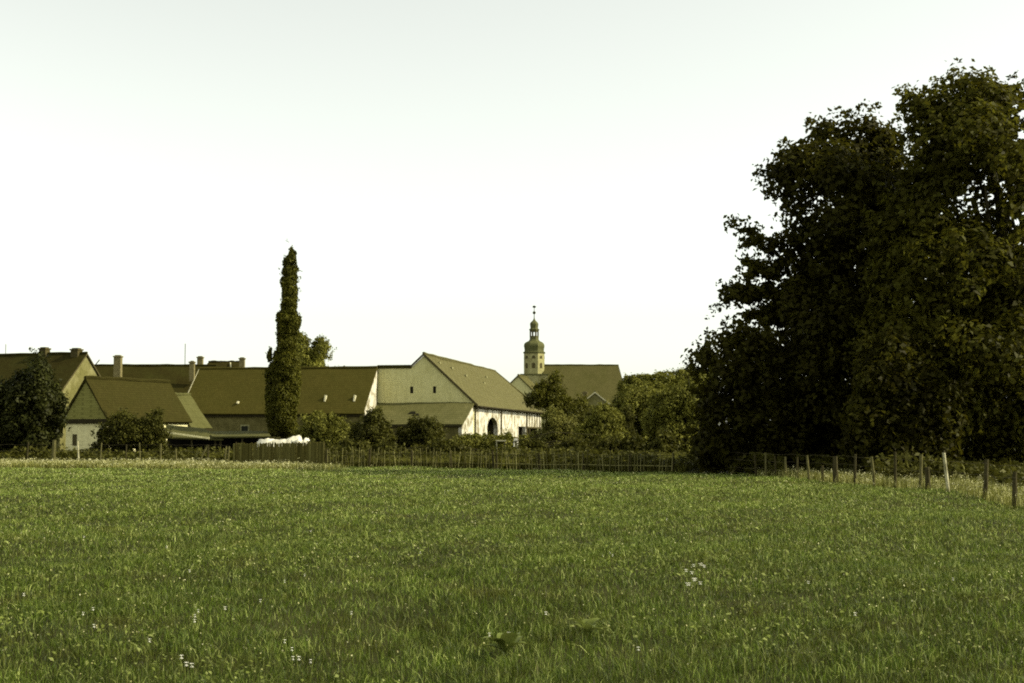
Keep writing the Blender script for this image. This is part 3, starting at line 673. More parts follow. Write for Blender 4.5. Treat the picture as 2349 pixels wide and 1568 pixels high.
# -- hipped roof house peeping over the long barn roof
p0 = at(470, 831, 156); p1 = at(562, 833, 156); L = (p1 - p0).length + .6
h3 = empty("village_house", (p0.x - .3, 152, 0), 0, "hipped roof house with end chimneys peeping over the long roof", "house")
zr = p0.z; ze = zr - 2.3
body_mb(L, 8, ze, zr, hip0=1, hip1=1).build("wall", M['stucco'], h3)
rf = roof_mb(L, 8, ze, zr, .35, .3, 1.0, 1.0, seed=5).build("roof", M['tile_dark'], h3)
stack("chimney", rf, .1, 2.6, ze - .5, zr + .35, .58, M['brick']); stack("chimney", rf, L - .35, 2.6, ze - .5, zr + .22, .55, M['brick'])
mb = MB(); lp = local_of(h3, at(522, 831, 154)); mb.tube([(lp.x, 3.5, zr - .1), (lp.x + .55, 1.4, zr - 1.25)], .07, 6); mb.build("ridge_strip", M['trim'], rf)

# -- gabled cottage in front, gable towards us, ridge running away
f_ = Vector((.439, .898, 0)); g_ = Vector((-.898, .439, 0))
N_ = Vector((-28.4, 100, 0)); L = 8.9; W = 4.05
h4 = empty("cottage", N_, axis_angle(f_), "low cottage with shingled gable above a cream wall", "house")
# local x along f_, local y along g_ ; front eave at y=0 faces right
ze, zr = 2.98, 5.72
MB().box(.12, L, .12, W - .12, -.2, ze - .2).build("wall", M['cream'], h4)
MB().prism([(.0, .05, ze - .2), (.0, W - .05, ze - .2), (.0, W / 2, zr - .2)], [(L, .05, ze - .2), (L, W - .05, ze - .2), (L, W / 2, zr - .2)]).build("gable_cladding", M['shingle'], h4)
rf = roof_mb(L, W, ze, zr, .25, .12, seed=6).build("roof", M['tile_cott'], h4)
mb = MB().box(-.06, .11, -.1, W + .1, ze - .52, ze - .22); mb.box(.3, L, -.02, .11, ze - .5, ze - .24); mb.build("eaves_beam", M['darkwood'], h4)
f = MB().box(.06, .118, 2.9, 3.25, .9, 1.7).build("window", M['timber'], h4)
# lower annex continuing behind it, paler roof
h5 = empty("outbuilding", N_ + f_ * (L + .15), axis_angle(f_), "small outbuilding with pale grey roof slope behind the cottage", "outbuilding")
MB().prism([(0, .1, -.2), (0, W - .1, -.2), (0, W - .1, 2.2), (0, W / 2, 4.5), (0, .1, 2.2)], [(2.4, .1, -.2), (2.4, W - .1, -.2), (2.4, W - .1, 2.2), (2.4, W / 2, 4.5), (2.4, .1, 2.2)]).build("wall", M['brown'], h5)
roof_mb(2.4, W, 2.4, 4.78, .2, .05, seed=7).build("roof", M['tile_grey'], h5)
MB().box(0, 2.4, -.15, .08, 2.0, 2.2).build("eaves_beam", M['darkwood'], h5)

# -- lean-to shed with dark opening, sloping down to the right
def quad_roof(pts, th=.1):
    mb = MB(); a, b, c_, d_ = [Vector(p) for p in pts]
    return mb.slab(a, b, c_, d_, th, 10, 5, .015, random.Random(9))
b = at(430, 1000, 97); b.z = 0
s1 = empty("open_shed", b, 0, "open wooden shed with sloping roof below the cottage", "shed")
def L_(x, y, Y): return at(x, y, Y) - b
quad_roof([L_(378, 1003, 95.0), L_(512, 1008, 95.0), L_(468, 983, 98.5), L_(382, 975, 98.5)]).build("roof", M['tile_grey'], s1)
z_ = L_(440, 1000, 96).z
mb = MB(); q0 = L_(384, 1000, 98.4); q1 = L_(505, 1000, 98.4)
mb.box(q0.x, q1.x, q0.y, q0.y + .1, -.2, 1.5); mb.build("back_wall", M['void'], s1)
for px in (384, 440, 506):
    q = L_(px, 1007, 95.3); mb = MB(); mb.tube([(q.x, q.y, -.2), (q.x, q.y, q.z - .08)], .06, 6); mb.build("post", M['timber'], s1)
q0 = L_(380, 992, 94.9); q1 = L_(480, 1006, 94.9); mb = MB()
mb.prism([(q0.x, q0.y, q0.z - .06), (q1.x, q1.y, q1.z - .06), (q1.x, q1.y, q1.z + .06), (q0.x, q0.y, q0.z + .06)], [(q0.x, q0.y + .05, q0.z - .06), (q1.x, q1.y + .05, q1.z - .06), (q1.x, q1.y + .05, q1.z + .06), (q0.x, q0.y + .05, q0.z + .06)])
mb.build("barge_board", M['cream'], s1)
q0 = L_(386, 977, 98); q1 = L_(386, 1005, 94.9)
# -- low long shed
b = at(548, 1000, 97); b.z = 0
s2 = empty("low_shed", b, 0, "long low shed with grey roof beside the poplar foot", "shed")
def L2(x, y, Y): return at(x, y, Y) - b
quad_roof([L2(488, 1002, 95.0), L2(622, 1001, 95.0), L2(612, 989, 98.6), L2(470, 990, 98.6)]).build("roof", M['tile_grey'], s2)
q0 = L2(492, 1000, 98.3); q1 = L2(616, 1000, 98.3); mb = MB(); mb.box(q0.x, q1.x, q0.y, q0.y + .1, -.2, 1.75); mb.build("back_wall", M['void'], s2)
for px in (494, 556, 617):
    q = L2(px, 1003, 95.3); mb = MB(); mb.tube([(q.x, q.y, -.2), (q.x, q.y, q.z - .06)], .06, 6); mb.build("post", M['timber'], s2)

# -- long dark-roofed barn
TH = math.atan(-.17); u = Vector((math.cos(TH), math.sin(TH), 0)); wv = Vector((-u.y, u.x, 0))
RG = at(864, 844, 125.3); zr = RG.z; hw = 4.1; ze = 3.85; L = 16.4
o = Vector((RG.x, RG.y, 0)) - u * L - wv * hw
h6 = empty("long_barn", o, TH, "long low building with dark tiled roof behind the poplar", "barn")
body_mb(L, 2 * hw, ze, zr).build("wall", M['brown'], h6)
rf = roof_mb(L, 2 * hw, ze, zr, .4, .05, seed=8).build("roof", M['tile_old'], h6)
for px, py in ((740, 914.5), (811, 914.5), (529, 923)):
    q = local_of(h6, at(px, py, 122)); q.z = at(px, py, 122).z
    y_ = (q.z - ze) / ((zr - ze) / hw); xx = q.x
    hgt = .62 if py < 920 else .25
    m_ = MB(); k_ = (zr - ze) / hw
    m_.prism([(xx - .07, y_ - .22, q.z - hgt / 2 + .02), (xx + .07, y_ - .22, q.z - hgt / 2 + .02), (xx + .07, y_ + .22, q.z + hgt / 2 - .1), (xx - .07, y_ + .22, q.z + hgt / 2 - .1)],
             [(xx - .07, y_ - .34, q.z - hgt / 2 + .06), (xx + .07, y_ - .34, q.z - hgt / 2 + .06), (xx + .07, y_ - .1, q.z + hgt / 2), (xx - .07, y_ - .1, q.z + hgt / 2)])
    m_.build("roof_vent", M['trim'], rf)
mb = MB()
mb.prism([(-.07, -.38, ze - .36 - .12), (-.07, hw, zr - .14), (-.07, hw, zr + .05), (-.07, -.38, ze - .30)], [(-.11, -.38, ze - .36 - .12), (-.11, hw, zr - .14), (-.11, hw, zr + .05), (-.11, -.38, ze - .30)])
mb.build("verge_board", M['trim'], rf)
MB().prism([(L + .003, .05, .5), (L + .003, hw - .05, .5), (L + .003, hw - .05, zr - .22), (L + .003, .05, ze - .2)], [(L + .045, .05, .5), (L + .045, hw - .05, .5), (L + .045, hw - .05, zr - .22), (L + .045, .05, ze - .2)]).build("gable_wall", M['white'], h6)
MB().box(.2, L - .1, -.2, -.004, ze - .62, ze - .4).build("eaves_beam", M['darkwood'], h6)
for px in (541, 618 ):
    q = local_of(h6, at(px + 5, 982, 121.4))
    f = MB().box(q.x - .40, q.x + .40, -.045, -.003, 1.75, 2.55).build("window", M['frame'], h6)
    MB().box(q.x - .30, q.x + .30, -.06, -.048, 1.78, 2.42).build("pane", M['glass'], f)

# -- white barn, gable to us
BO = Vector((at(971.6, 1000, 125).x, 125, 0))
bn = empty("white_barn", BO, TH, "white-walled barn with broad gable and arched side doorway", "barn")
hwR = 4.45; zP = 8.8; zE = 4.65; BL = 40.0; k_ = (zP - zE) / hwR
xl = -4.25; zl = 7.68; xk = -(zP - zl) / k_
wall_prof = [(xl, -.2), (hwR, -.2), (hwR, zE - .16), (0, zP - .18), (xk - .0, zl - .16), (xl, zl - .16)]
MB().prism([(a, 0, z) for a, z in wall_prof], [(a, .45, z) for a, z in wall_prof]).build("gable_wall", M['gable'], bn)
# cap of tiles along the level part and the verges
mb = MB(); mb.box(xl - .05, xk + .1, -.08, .55, zl - .155, zl + .02)
for i in range(9):
    mb.tube([(xl + (xk - xl) * i / 9, .2, zl + .05), (xl + (xk - xl) * (i + .93) / 9, .2, zl + .04)], .12, 6)
mb.build("wall_cap", M['tile_dark'], bn)
# side wall: pieces around the arched door, gate and open bay
def side(x0, y0, y1, z0, z1, mb): mb.box(x0 - .4, x0, y0, y1, z0, z1)
def y_on_side(px):
    """distance along the side wall seen at photo column px"""
    a = (px - 1174.5) / FPX; q0 = BO + u * hwR
    return (a * q0.y - q0.x) / (wv.x - a * wv.y)
yd0, yd1 = y_on_side(1118), y_on_side(1142); yg0, yg1 = y_on_side(1189), y_on_side(1206); yb0 = yg1 + .25
zTop = zE - .2
mb = MB(); side(hwR, .46, yd0, -.2, zTop, mb); side(hwR, yd1, yg0, -.2, zTop, mb); side(hwR, yg1, yb0, -.2, 2.55, mb); side(hwR, yg0, BL, 2.56, zTop, mb)
zs = 2.3; n_ = 10; rad = (yd1 - yd0) / 2; yc = (yd0 + yd1) / 2; rz = 1.0      # over the arch
arc = [(yc - rad * math.cos(math.pi * i / n_), zs + rz * math.sin(math.pi * i / n_)) for i in range(n_ + 1)]
poly = [(yd1, zs)] + [] ; loop = arc + [(yd1, zTop), (yd0, zTop)]
mb.prism([(hwR - .4, a, z) for a, z in loop], [(hwR, a, z) for a, z in loop])
mb.build("side_wall", M['white'], bn)
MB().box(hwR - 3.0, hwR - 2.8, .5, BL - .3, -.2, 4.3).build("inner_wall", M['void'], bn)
MB().box(-hwR, hwR - .41, BL - .29, BL - .01, -.2, zTop).build("end_wall", M['brown'], bn)
MB().box(-hwR, -hwR + .4, .46, BL - .3, -.2, zTop).build("far_wall", M['brown'], bn)
yh = yd1 - .02                                             # door leaf standing open against the inside
MB().box(hwR - 1.4, hwR - .42, yh - .06, yh, -.1, 2.9).build("door_leaf", M['darkwood'], bn)
MB().box(hwR - 1.5, hwR - .42, yg1 - .08, yg1 - .02, -.1, 2.5).build("gate_leaf", M['darkwood'], bn)
for px in (1088, 1148, 1147 + 60):
    y = y_on_side(px); mb = MB(); mb.tube([(hwR + .1, y, -.1), (hwR + .1, y, zTop)], .075, 6); mb.build("downpipe", M['timber'], bn)
y = yb0
while y < BL - .2:
    mb = MB(); mb.box(hwR + .003, hwR + .05, y, y + .2, 2.58, zTop - .1); mb.build("timber_stud", M['timber'], bn); y += 1.9
MB().box(hwR + .004, hwR + .06, yb0 - .1, BL, 2.42, 2.57).build("timber_rail", M['timber'], bn)
for y in (y_on_side(1215), BL - .3):
    MB().box(hwR - .25, hwR, y, y + .25, -.2, 2.41).build("post", M['timber'], bn)
rgb = random.Random(12); mb = MB(); ov = .45
hipl = 5.0; zhip = zE - ov * k_
mb.slab((hwR + ov, -.12, zhip), (hwR + ov, BL + .2, zhip), (0, BL - hipl, zP), (0, -.12, zP), .15, 30, 12, .05, rgb)
mb.slab((-hwR - ov, BL + .2, zhip), (-hwR - ov, .47, zhip), (0, .47, zP), (0, BL - hipl, zP), .15, 20, 6, .04, rgb)
mb.slab((hwR + ov, BL + .2, zhip), (-hwR - ov, BL + .2, zhip), (0, BL - hipl, zP), (0, BL - hipl, zP), .15, 10, 8, .03, rgb)
mb.tube([(0, -.12 + (BL - hipl + .12) * i / 20, zP + .03 + rgb.uniform(-.02, .03)) for i in range(21)], .12, 6, .15, rgb)
mb.tube([(hwR + ov, BL + .2, zhip), (0, BL - hipl, zP)], .1, 6)
brf = mb.build("roof", M['tile_barn'], bn)
# verge boards on the gable slopes
for a0, z0, a1, z1 in ((hwR + ov, zhip, 0, zP), (xk, zl, 0, zP)):
    mb = MB(); mb.prism([(a0, -.15, z0 - .17), (a1, -.15, z1 - .17), (a1, -.15, z1 + .06), (a0, -.15, z0 + .06)], [(a0, -.122, z0 - .17), (a1, -.122, z1 - .17), (a1, -.122, z1 + .06), (a0, -.122, z0 + .06)])
    mb.build("verge_board", M['timber'], brf)
mb = MB(); mb.box(hwR + .06, hwR + ov + .02, -.1, BL + .2, zhip - .2, zhip - .14); mb.box(hwR + ov - .02, hwR + ov + .14, -.1, BL + .2, zhip - .135, zhip - .03)
mb.build("gutter", M['darkwood'], brf)
for t_, s_ in ((2.5, .8), (6.4, 1.1), (10.0, 1.7), (16.5, 2.2), (22.5, 1.3)):
    x_ = s_; z_ = zP - k_ * s_ + .08
    mb = MB(); mb.box(x_ - .08, x_ + .08, t_, t_ + .5, z_ - .1, z_ + .07); mb.build("roof_vent", M['frame'], brf)
# ventilation slits
for px in (943.7, 996.6):
    x_ = (px - 971.6) / FPX * 125 / u.x
    f = MB().box(x_ - .13, x_ + .13, -.012, -.002, 5.32, 5.92).build("slit_window", M['void'], bn)
# lean-to on the gable
ll = 4.95; mb = MB(); zf = 2.62; zt = 4.5
mb.slab((xl - .1, -ll - .2, zf - .05), (hwR + .1, -ll - .2, zf - .05), (hwR + .1, -.004, zt), (xl - .1, -.004, zt), .12, 24, 8, .04, rgb)
lrf = mb.build("leanto_roof", M['tile_lean'], bn)
loop = [(0 - .01, -.2), (0 - .01, zt - .15), (-ll, zf - .13), (-ll, -.2)]
MB().prism([(hwR - .3, a, z) for a, z in loop], [(hwR, a, z) for a, z in loop]).build("leanto_side_wall", M['white'], bn)
MB().prism([(xl, a, z) for a, z in loop], [(xl + .3, a, z) for a, z in loop]).build("leanto_side_wall", M['white'], bn)
MB().box(xl + .3, hwR - .3, -ll, -ll + .3, -.2, zf - .2).build("leanto_front_wall", M['brown'], bn)
MB().box(xl - .05, hwR + .05, -ll - .25, -ll - .1, zf - .28, zf - .18).build("gutter", M['darkwood'], lrf)
for px, py in ((951, 936.5), (962, 941.5)):
    y_ = -2.6 if py < 940 else -3.1; x_ = (px - 971.6) / FPX * 122 / u.x + .4
    z_ = zf + (y_ + ll) / ll * (zt - zf) + .05
    mb = MB(); mb.prism([(x_ - .28, y_ - .18, z_ - .12), (x_ + .3, y_ - .12, z_ - .08), (x_ + .22, y_ + .16, z_ + .04), (x_ - .2, y_ + .12, z_ + .02)], [(x_ - .28, y_ - .18, z_ - .02), (x_ + .3, y_ - .12, z_ + .02), (x_ + .22, y_ + .16, z_ + .14), (x_ - .2, y_ + .12, z_ + .12)])
    mb.build("roof_hole", M['void'], lrf)

# -- church
CX = at(1225.7, 1000, 216)
ch = empty("village_church", (CX.x, 216, 0), 0, "village church with onion-domed octagonal tower and broad roof", "church")
def zc(y): return at(1225, y, 216).z
ra = 23.2 * 216 / FPX / math.cos(math.pi / 8) * 1.0
MB().box(-2.0, 2.0, -2.0, 2.0, -.2, zc(861)).build("tower_base", M['tower'], ch)
MB().box(-2.15, 2.15, -2.15, 2.15, zc(862), zc(859.5)).build("cornice", M['dome'], ch)
rot = R(-4)
shaft = MB().lathe([(ra, zc(859.3)), (ra, zc(812))], 8, rot).build("tower_shaft", M['tower'], ch)
MB().lathe([(ra * 1.02, zc(812)), (ra * 1.08, zc(810.5)), (ra * 1.08, zc(808.8)), (ra, zc(808))], 8, rot).build("cornice", M['dome'], ch)
for k in range(8):
    a = rot + 2 * math.pi * k / 8 ; ap = ra * math.cos(math.pi / 8)
    nx_, ny_ = math.cos(a), math.sin(a); tx, ty = -ny_, nx_
    if ny_ > .3: continue
    for zlo, zhi in ((zc(846), zc(834)), (zc(824), zc(817.5))):
        mb = MB(); loop = [(-.24, zlo), (.24, zlo), (.24, zhi - .12), (.12, zhi), (-.12, zhi), (-.24, zhi - .12)]
        mb.prism([(nx_ * (ap + .005) + tx * s, ny_ * (ap + .005) + ty * s, z) for s, z in loop], [(nx_ * (ap + .03) + tx * s, ny_ * (ap + .03) + ty * s, z) for s, z in loop])
        mb.build("louvre_window", M['timber'], shaft)
S_ = 216 / FPX
prof = [(ra * .96, 808), (ra * .94, 804), (ra * .96, 800), (ra * 1.0, 796), (ra * .995, 792), (ra * .93, 788.5), (ra * .80, 786), (ra * .62, 784), (ra * .50, 782), (ra * .44, 779), (ra * .43, 774.5)]
MB().lathe([(r_, zc(y)) for r_, y in prof], 8, rot).build("onion_dome", M['dome'], ch)
rl = 9.6 * S_ / math.cos(math.pi / 8)
for k in range(8):
    a = rot + 2 * math.pi * (k + .5) / 8; mb = MB()
    mb.tube([(rl * .92 * math.cos(a), rl * .92 * math.sin(a), zc(774.8)), (rl * .92 * math.cos(a), rl * .92 * math.sin(a), zc(757.5))], .1, 6); mb.build("lantern_post", M['timber'], ch)
mb = MB().lathe([(rl, zc(774.6)), (rl * 1.04, zc(774)), (rl * 1.0, zc(771.5)), (rl * .3, zc(771))], 8, rot)
mb.build("lantern_sill", M['dome'], ch)
mb = MB().lathe([(rl * .96, zc(762)), (rl * 1.02, zc(759)), (rl * 1.2, zc(757.8)), (rl * 1.2, zc(756)), (rl * .95, zc(755)), (rl * .9, zc(752)), (rl * .95, zc(748)), (rl * 1.0, zc(745)), (rl * .94, zc(742)), (rl * .7, zc(739)), (rl * .4, zc(736.5)), (rl * .18, zc(733)), (.05, zc(728))], 8, rot)
mb.build("onion_cap", M['dome'], ch)
mb = MB(); mb.tube([(0, 0, zc(730)), (0, 0, zc(702))], [.06, .035], 6)
bz = zc(718); mb.lathe([(.02, bz - .26), (.18, bz - .16), (.26, bz), (.18, bz + .16), (.02, bz + .26)], 10)
mb.build("finial", M['iron'], ch)
mb = MB(); vz = zc(704.5); mb.prism([(-.25, -.02, vz - .1), (.1, -.02, vz - .2), (.32, -.02, vz + .02), (.05, -.02, vz + .2), (-.2, -.02, vz + .16)], [(-.25, .02, vz - .1), (.1, .02, vz - .2), (.32, .02, vz + .02), (.05, .02, vz + .2), (-.2, .02, vz + .16)])
mb.build("weathervane", M['iron'], ch)
# nave
x0 = 1.6; x1 = at(1434, 838, 216).x - CX.x; Wn = 11.0; zr = zc(838.5) ; ze = zr - 6.3
nv = roof_mb(x1 - x0, Wn, ze, zr, .5, .3, 0, 1.3, seed=15); nv.v = [(a + x0, b_ - Wn / 2, c_) for a, b_, c_ in nv.v]
nv.build("nave_roof", M['tile_church'], ch)
MB().box(x0, x1, -Wn / 2, Wn / 2, -.2, ze - .2).build("nave_wall", M['gable'], ch)
for i in range(4):
    xx = x0 + 2.2 + i * 3.0
    f = MB().box(xx - .5, xx + .5, -Wn / 2 - .05, -Wn / 2 - .003, 2.2, 4.9).build("nave_window", M['trim'], ch)
    MB().box(xx - .4, xx + .4, -Wn / 2 - .06, -Wn / 2 - .052, 2.3, 4.8).build("pane", M['glass'], f)
# -- house in front of the tower foot, gable to us
p = at(1188.6, 860, 190)
h8 = empty("village_house", (p.x, 190, 0), math.pi / 2 + R(-9), "pale gabled house wedged between the white barn and church tower", "house")
zr = p.z - .05; W = 7.6; ze = zr - 3.7
bm_ = body_mb(9, W, ze, zr); bm_.v = [(a, b_ - W / 2, c_) for a, b_, c_ in bm_.v]; bm_.build("wall", M['gable'], h8)
rm = roof_mb(9, W, ze, zr, .3, .15, seed=17); rm.v = [(a, b_ - W / 2, c_) for a, b_, c_ in rm.v]; rm.build("roof", M['tile_church'], h8)
# -- small house gable among the bushes in front of the church roof
p = at(1364.9, 900, 160)
h9 = empty("village_house", (p.x, 160, 0), math.pi / 2 + R(-6), "small gabled house with pale verges half hidden below the church roof", "house")
zr = p.z; W = 5.4; ze = zr - 2.2
bm_ = body_mb(7, W, ze, zr); bm_.v = [(a, b_ - W / 2, c_) for a, b_, c_ in bm_.v]; bm_.build("wall", M['stucco'], h9)
rm = roof_mb(7, W, ze, zr, .3, .1, seed=18); rm.v = [(a, b_ - W / 2, c_) for a, b_, c_ in rm.v]; rf9 = rm.build("roof", M['tile_church'], h9)
for s in (1, -1):
    mb = MB(); e = W / 2 + .3; z0 = ze - .3 * (zr - ze) / (W / 2)
    mb.prism([(-.14, s * e, z0 - .1), (-.14, 0, zr - .12), (-.14, 0, zr + .06), (-.14, s * e, z0 + .08)], [(-.10, s * e, z0 - .1), (-.10, 0, zr - .12), (-.10, 0, zr + .06), (-.10, s * e, z0 + .08)])
    mb.build("verge_board", M['trim'], rf9)
stack("chimney", rf9, 2.4, 1.25, ze, at(1340, 902, 162).z, .5, M['brick'])

# ------------------------------------------------------------------ fences
rf_ = random.Random(5)
def fence_root(name, pts, label):
    c = sum((Vector(p) for p in pts), Vector()) / len(pts); c.z = 0
    return empty(name, c, 0, label, "fence"), c
def fpos(px):
    """point on the field boundary seen at photo column px"""
    a = (px - 1174.5) / FPX
    rr = [p.x / p.y for p in FPTS]; dd = [p.y for p in FPTS]
    y = float(np.interp(a, rr, dd)); return Vector((a * y, y, 0))
def height_to(px, ytop, p): return at(px, ytop, p.y).z
def stick(root, c, p, top, r0, mat, name="post", wob=.12):
    a = p - c; a.z = -.2; b_ = top - c; mid = (a + b_) / 2 + Vector((rf_.uniform(-.02, .02), rf_.uniform(-.02, .02), 0))
    MB().tube([a, mid, b_], [r0, r0 * .95, r0 * .85], 7, wob, rf_).build(name, mat, root)

# left wire fence: (foot px, top px, top y, radius, material)
left = [(-60, -62, 1016, .05, 'post'), (66, 65, 1014, .05, 'postdark'), (126, 125, 1010, .13, 'post'), (184, 178, 1013, .055, 'birch'), (233, 233, 1016, .04, 'post'), (290, 290, 1020, .035, 'postdark'), (325, 320, 1016, .04, 'post'), (371, 369, 1018, .05, 'post'), (408, 403, 1030, .05, 'post'), (481, 478, 1021, .05, 'postdark'), (515, 519, 1024, .045, 'post'), (524, 526, 1024, .05, 'post')]
root, c = fence_root("wire_fence", [fpos(p[0]) for p in left], "wire fence of thin crooked posts and one bleached post, left of the boards")
for fx, tx, ty_, r_, mt in left:
    p = fpos(fx); t_ = at(tx, ty_, p.y); stick(root, c, p, t_, r_, M[mt])
p = fpos(453); stick(root, c, p + Vector((0, -.1, 0)), at(477, 1021, p.y), .05, M['post'], "brace")
for hz in (.35, .75, 1.1):
    pts = []
    for i in range(60):
        q = fpos(-60 + (526 + 60) * i / 59) - c; q.z = hz + .02 * math.sin(i * 1.7); pts.append(q)
    MB().tube(pts, .004, 4).build("wire", M['wire'], root)

# right wire fence
right = [(1733, 1731, 1043, .045, 'postdark'), (1757, 1756, 1040, .045, 'post'), (1777, 1777, 1047, .04, 'postdark'), (1798, 1801, 1048, .045, 'post'), (1826, 1829, 1049, .04, 'postdark'), (1853, 1851, 1045, .045, 'post'), (1887, 1886, 1068, .05, 'postdark'), (1915, 1916, 1048, .1, 'postdark'), (1958, 1962, 1042, .05, 'postdark'), (2003, 1999, 1048, .05, 'post'), (2050, 2053, 1037, .045, 'postdark'), (2107, 2113, 1043, .055, 'post'), (2124, 2126, 1072, .085, 'postdark'), (2173, 2165, 1039, .047, 'birch'), (2251, 2263, 1054, .065, 'postdark'), (2318, 2328, 1083, .06, 'postdark'), (2440, 2444, 1080, .06, 'post')]
root, c = fence_root("wire_fence", [fpos(p[0]) for p in right], "wire fence of leaning posts running along the right-hand trees")
for fx, tx, ty_, r_, mt in right:
    p = fpos(fx); stick(root, c, p, at(tx, ty_, p.y), r_, M[mt])
p = fpos(1668); stick(root, c, p, at(1710, 1041, p.y + .8), .05, M['post'], "brace")
for hz in (.3, .62, .9):
    pts = []
    for i in range(60):
        q = fpos(1668 + (2440 - 1668) * i / 59) - c; q.z = hz + .02 * math.sin(i * 1.3); pts.append(q)
    MB().tube(pts, .004, 4).build("wire", M['wire'], root)

def lath_fence(name, px0, px1, step, ytop0, ytop1, wd, mat, label, lean, gap, postmat, hvar=.06):
    n_ = max(2, int((fpos(px1) - fpos(px0)).length / step))
    pts = [fpos(px0 + (px1 - px0) * i / n_) for i in range(n_ + 1)]
    root, c = fence_root(name, [pts[0], pts[-1]], label)
    dirv = (pts[-1] - pts[0]).normalized(); nv_ = Vector((-dirv.y, dirv.x, 0))
    if nv_.y > 0: nv_ = -nv_
    for i, p in enumerate(pts):
        if rf_.random() < gap: continue
        f = i / n_; h_ = at(0, ytop0 + (ytop1 - ytop0) * f, p.y).z + rf_.uniform(-hvar, hvar)
        a = p - c + nv_ * rf_.uniform(.03, .045); a.z = .03; ln = rf_.gauss(0, lean); w2 = wd / 2 * rf_.uniform(.75, 1.25)
        t_ = Vector((dirv.x * ln, dirv.y * ln, h_)); th = nv_ * .011
        e = dirv * w2; b_ = a + t_ - Vector((0, 0, a.z))
        loop0 = [a - e, a + e, b_ + e * .9, b_ + Vector((0, 0, .04)), b_ - e * .9]
        MB().prism([q + th for q in loop0], [q - th for q in loop0]).build("picket", mat, root)
    for hz in (.28, .72):
        q0 = pts[0] - c; q1 = pts[-1] - c; mb = MB(); q = []
        for i in range(13): q.append((pts[round(i * n_ / 12)] - c) + Vector((0, 0, hz + rf_.uniform(-.015, .015))))
        mb.tube(q, .018, 5).build("rail", mat, root)
    k = int((pts[-1] - pts[0]).length / 2.6) + 1
    for i in range(k + 1):
        p = pts[round(i * n_ / k)] - nv_ * .09; t_ = p + Vector((rf_.uniform(-.05, .05), 0, at(0, (ytop0 + ytop1) / 2, p.y).z + rf_.uniform(-.05, .1)))
        stick(root, c, p, t_, .055, postmat)
    return root
lath_fence("board_fence", 540, 744, .106, 1019, 1016, .105, M['boards'], "dense dark board fence below the white sheeting", .012, 0, M['darkwood'], .04)
lath_fence("picket_fence", 748, 1130, .17, 1031, 1036, .03, M['picket'], "crooked lath fence section before the white barn", .07, .14, M['postdark'], .14)
lath_fence("picket_fence", 1136, 1540, .16, 1037, 1045, .03, M['picket'], "sagging lath fence section ending at the tall dark trees", .08, .14, M['postdark'], .14)

# white sheeting thrown over a pile behind the board fence
def sheet_heap(px0, px1, prof, depth, label, seed, name="covered_pile"):
    rg = random.Random(seed); c = at((px0 + px1) / 2, 1000, depth); c.z = 0
    n_, m_ = 34, 12; vs_ = []
    for j in range(m_ + 1):
        for i in range(n_ + 1):
            f = i / n_; t = j / m_; px = px0 + (px1 - px0) * f
            yt = float(np.interp(px, [a for a, _ in prof], [b_ for _, b_ in prof])); zt_ = at(px, yt, depth).z
            s = math.sin(math.pi * t); z = max(zt_ * .74, zt_ * min(1, s * 1.5) * (1 + .03 * math.sin(i * .45 + j * .9 + seed) + .015 * math.sin(i * 1.1 - j * .8)))
            e = max(.0, math.sin(math.pi * min(max(f, .0), 1))) ** .4
            vs_.append((at(px, 1000, depth).x - c.x + .03 * math.sin(j * 1.9 + i), (t - .5) * 2.0 * (0.4 + .6 * e), z * (.85 if f in (0, 1) else 1)))
    fs = [(j * (n_ + 1) + i, j * (n_ + 1) + i + 1, (j + 1) * (n_ + 1) + i + 1, (j + 1) * (n_ + 1) + i) for j in range(m_) for i in range(n_)]
    o_ = empty(name, c, 0, label, "covered pile")
    mb = MB(); mb.add(vs_, fs); mb.build("sheeting", M['tarp'], o_)
    a = [p for p in vs_]; x0 = min(p[0] for p in a) + .12; x1 = max(p[0] for p in a) - .12; y0 = min(p[1] for p in a) * .8; y1 = max(p[1] for p in a) * .8
    z1 = max(.5, at(px0, max(b_ for _, b_ in prof), depth).z * .72); mb = MB(); rows = max(2, int(z1 / .16)); rr = z1 / rows / 2
    for k in range(rows):
        yy = y0 + rr
        while yy < y1:
            mb.tube([(x0 + rg.uniform(0, .1), yy, rr + 2 * rr * k), (x1 - rg.uniform(0, .1), yy, rr + 2 * rr * k)], rr * .98, 6); yy += 2 * rr
    mb.build("log_stack", M['darkwood'], o_); return o_
sheet_heap(588, 692, [(588, 1018), (598, 1010), (612, 1008), (630, 1010), (636, 1011), (660, 1009), (666, 1005), (690, 1001), (692, 1005)], 80, "long crumpled white sheeting over a pile behind the board fence", 3)
sheet_heap(668, 710, [(668, 1012), (684, 1009), (690, 1011), (695, 1015), (700, 1008), (706, 1006), (710, 1014)], 79, "small white bundle at the right end of the sheeting", 4, "white_bundle")
# pale plank and blocks before the barn door
def slab_thing(name, px, py, wpx, hpx, depth, mat, label, cat):
    p = at(px, py, depth); mb = MB(); w2 = wpx * depth / FPX / 2; h2_ = hpx * depth / FPX / 2
    mb.box(-w2, w2, -.2, .2, -h2_, h2_); mb.tube([(-w2 * .8, 0, -p.z - .1), (-w2 * .8, 0, -h2_ - .002)], .05, 6); mb.tube([(w2 * .8, 0, -p.z - .1), (w2 * .8, 0, -h2_ - .002)], .05, 6)
    return tag(mb.build(name, mat, None, p), label, cat)
slab_thing("garden_bench", 1149, 1011.5, 24, 2.6, 93, M['trim'], "pale plank bench among shrubs before the barn's arched door", "bench")
slab_thing("garden_table", 1183, 1009, 9, 5, 92, M['tarp'], "small white block-like table among shrubs near the barn gate", "table")

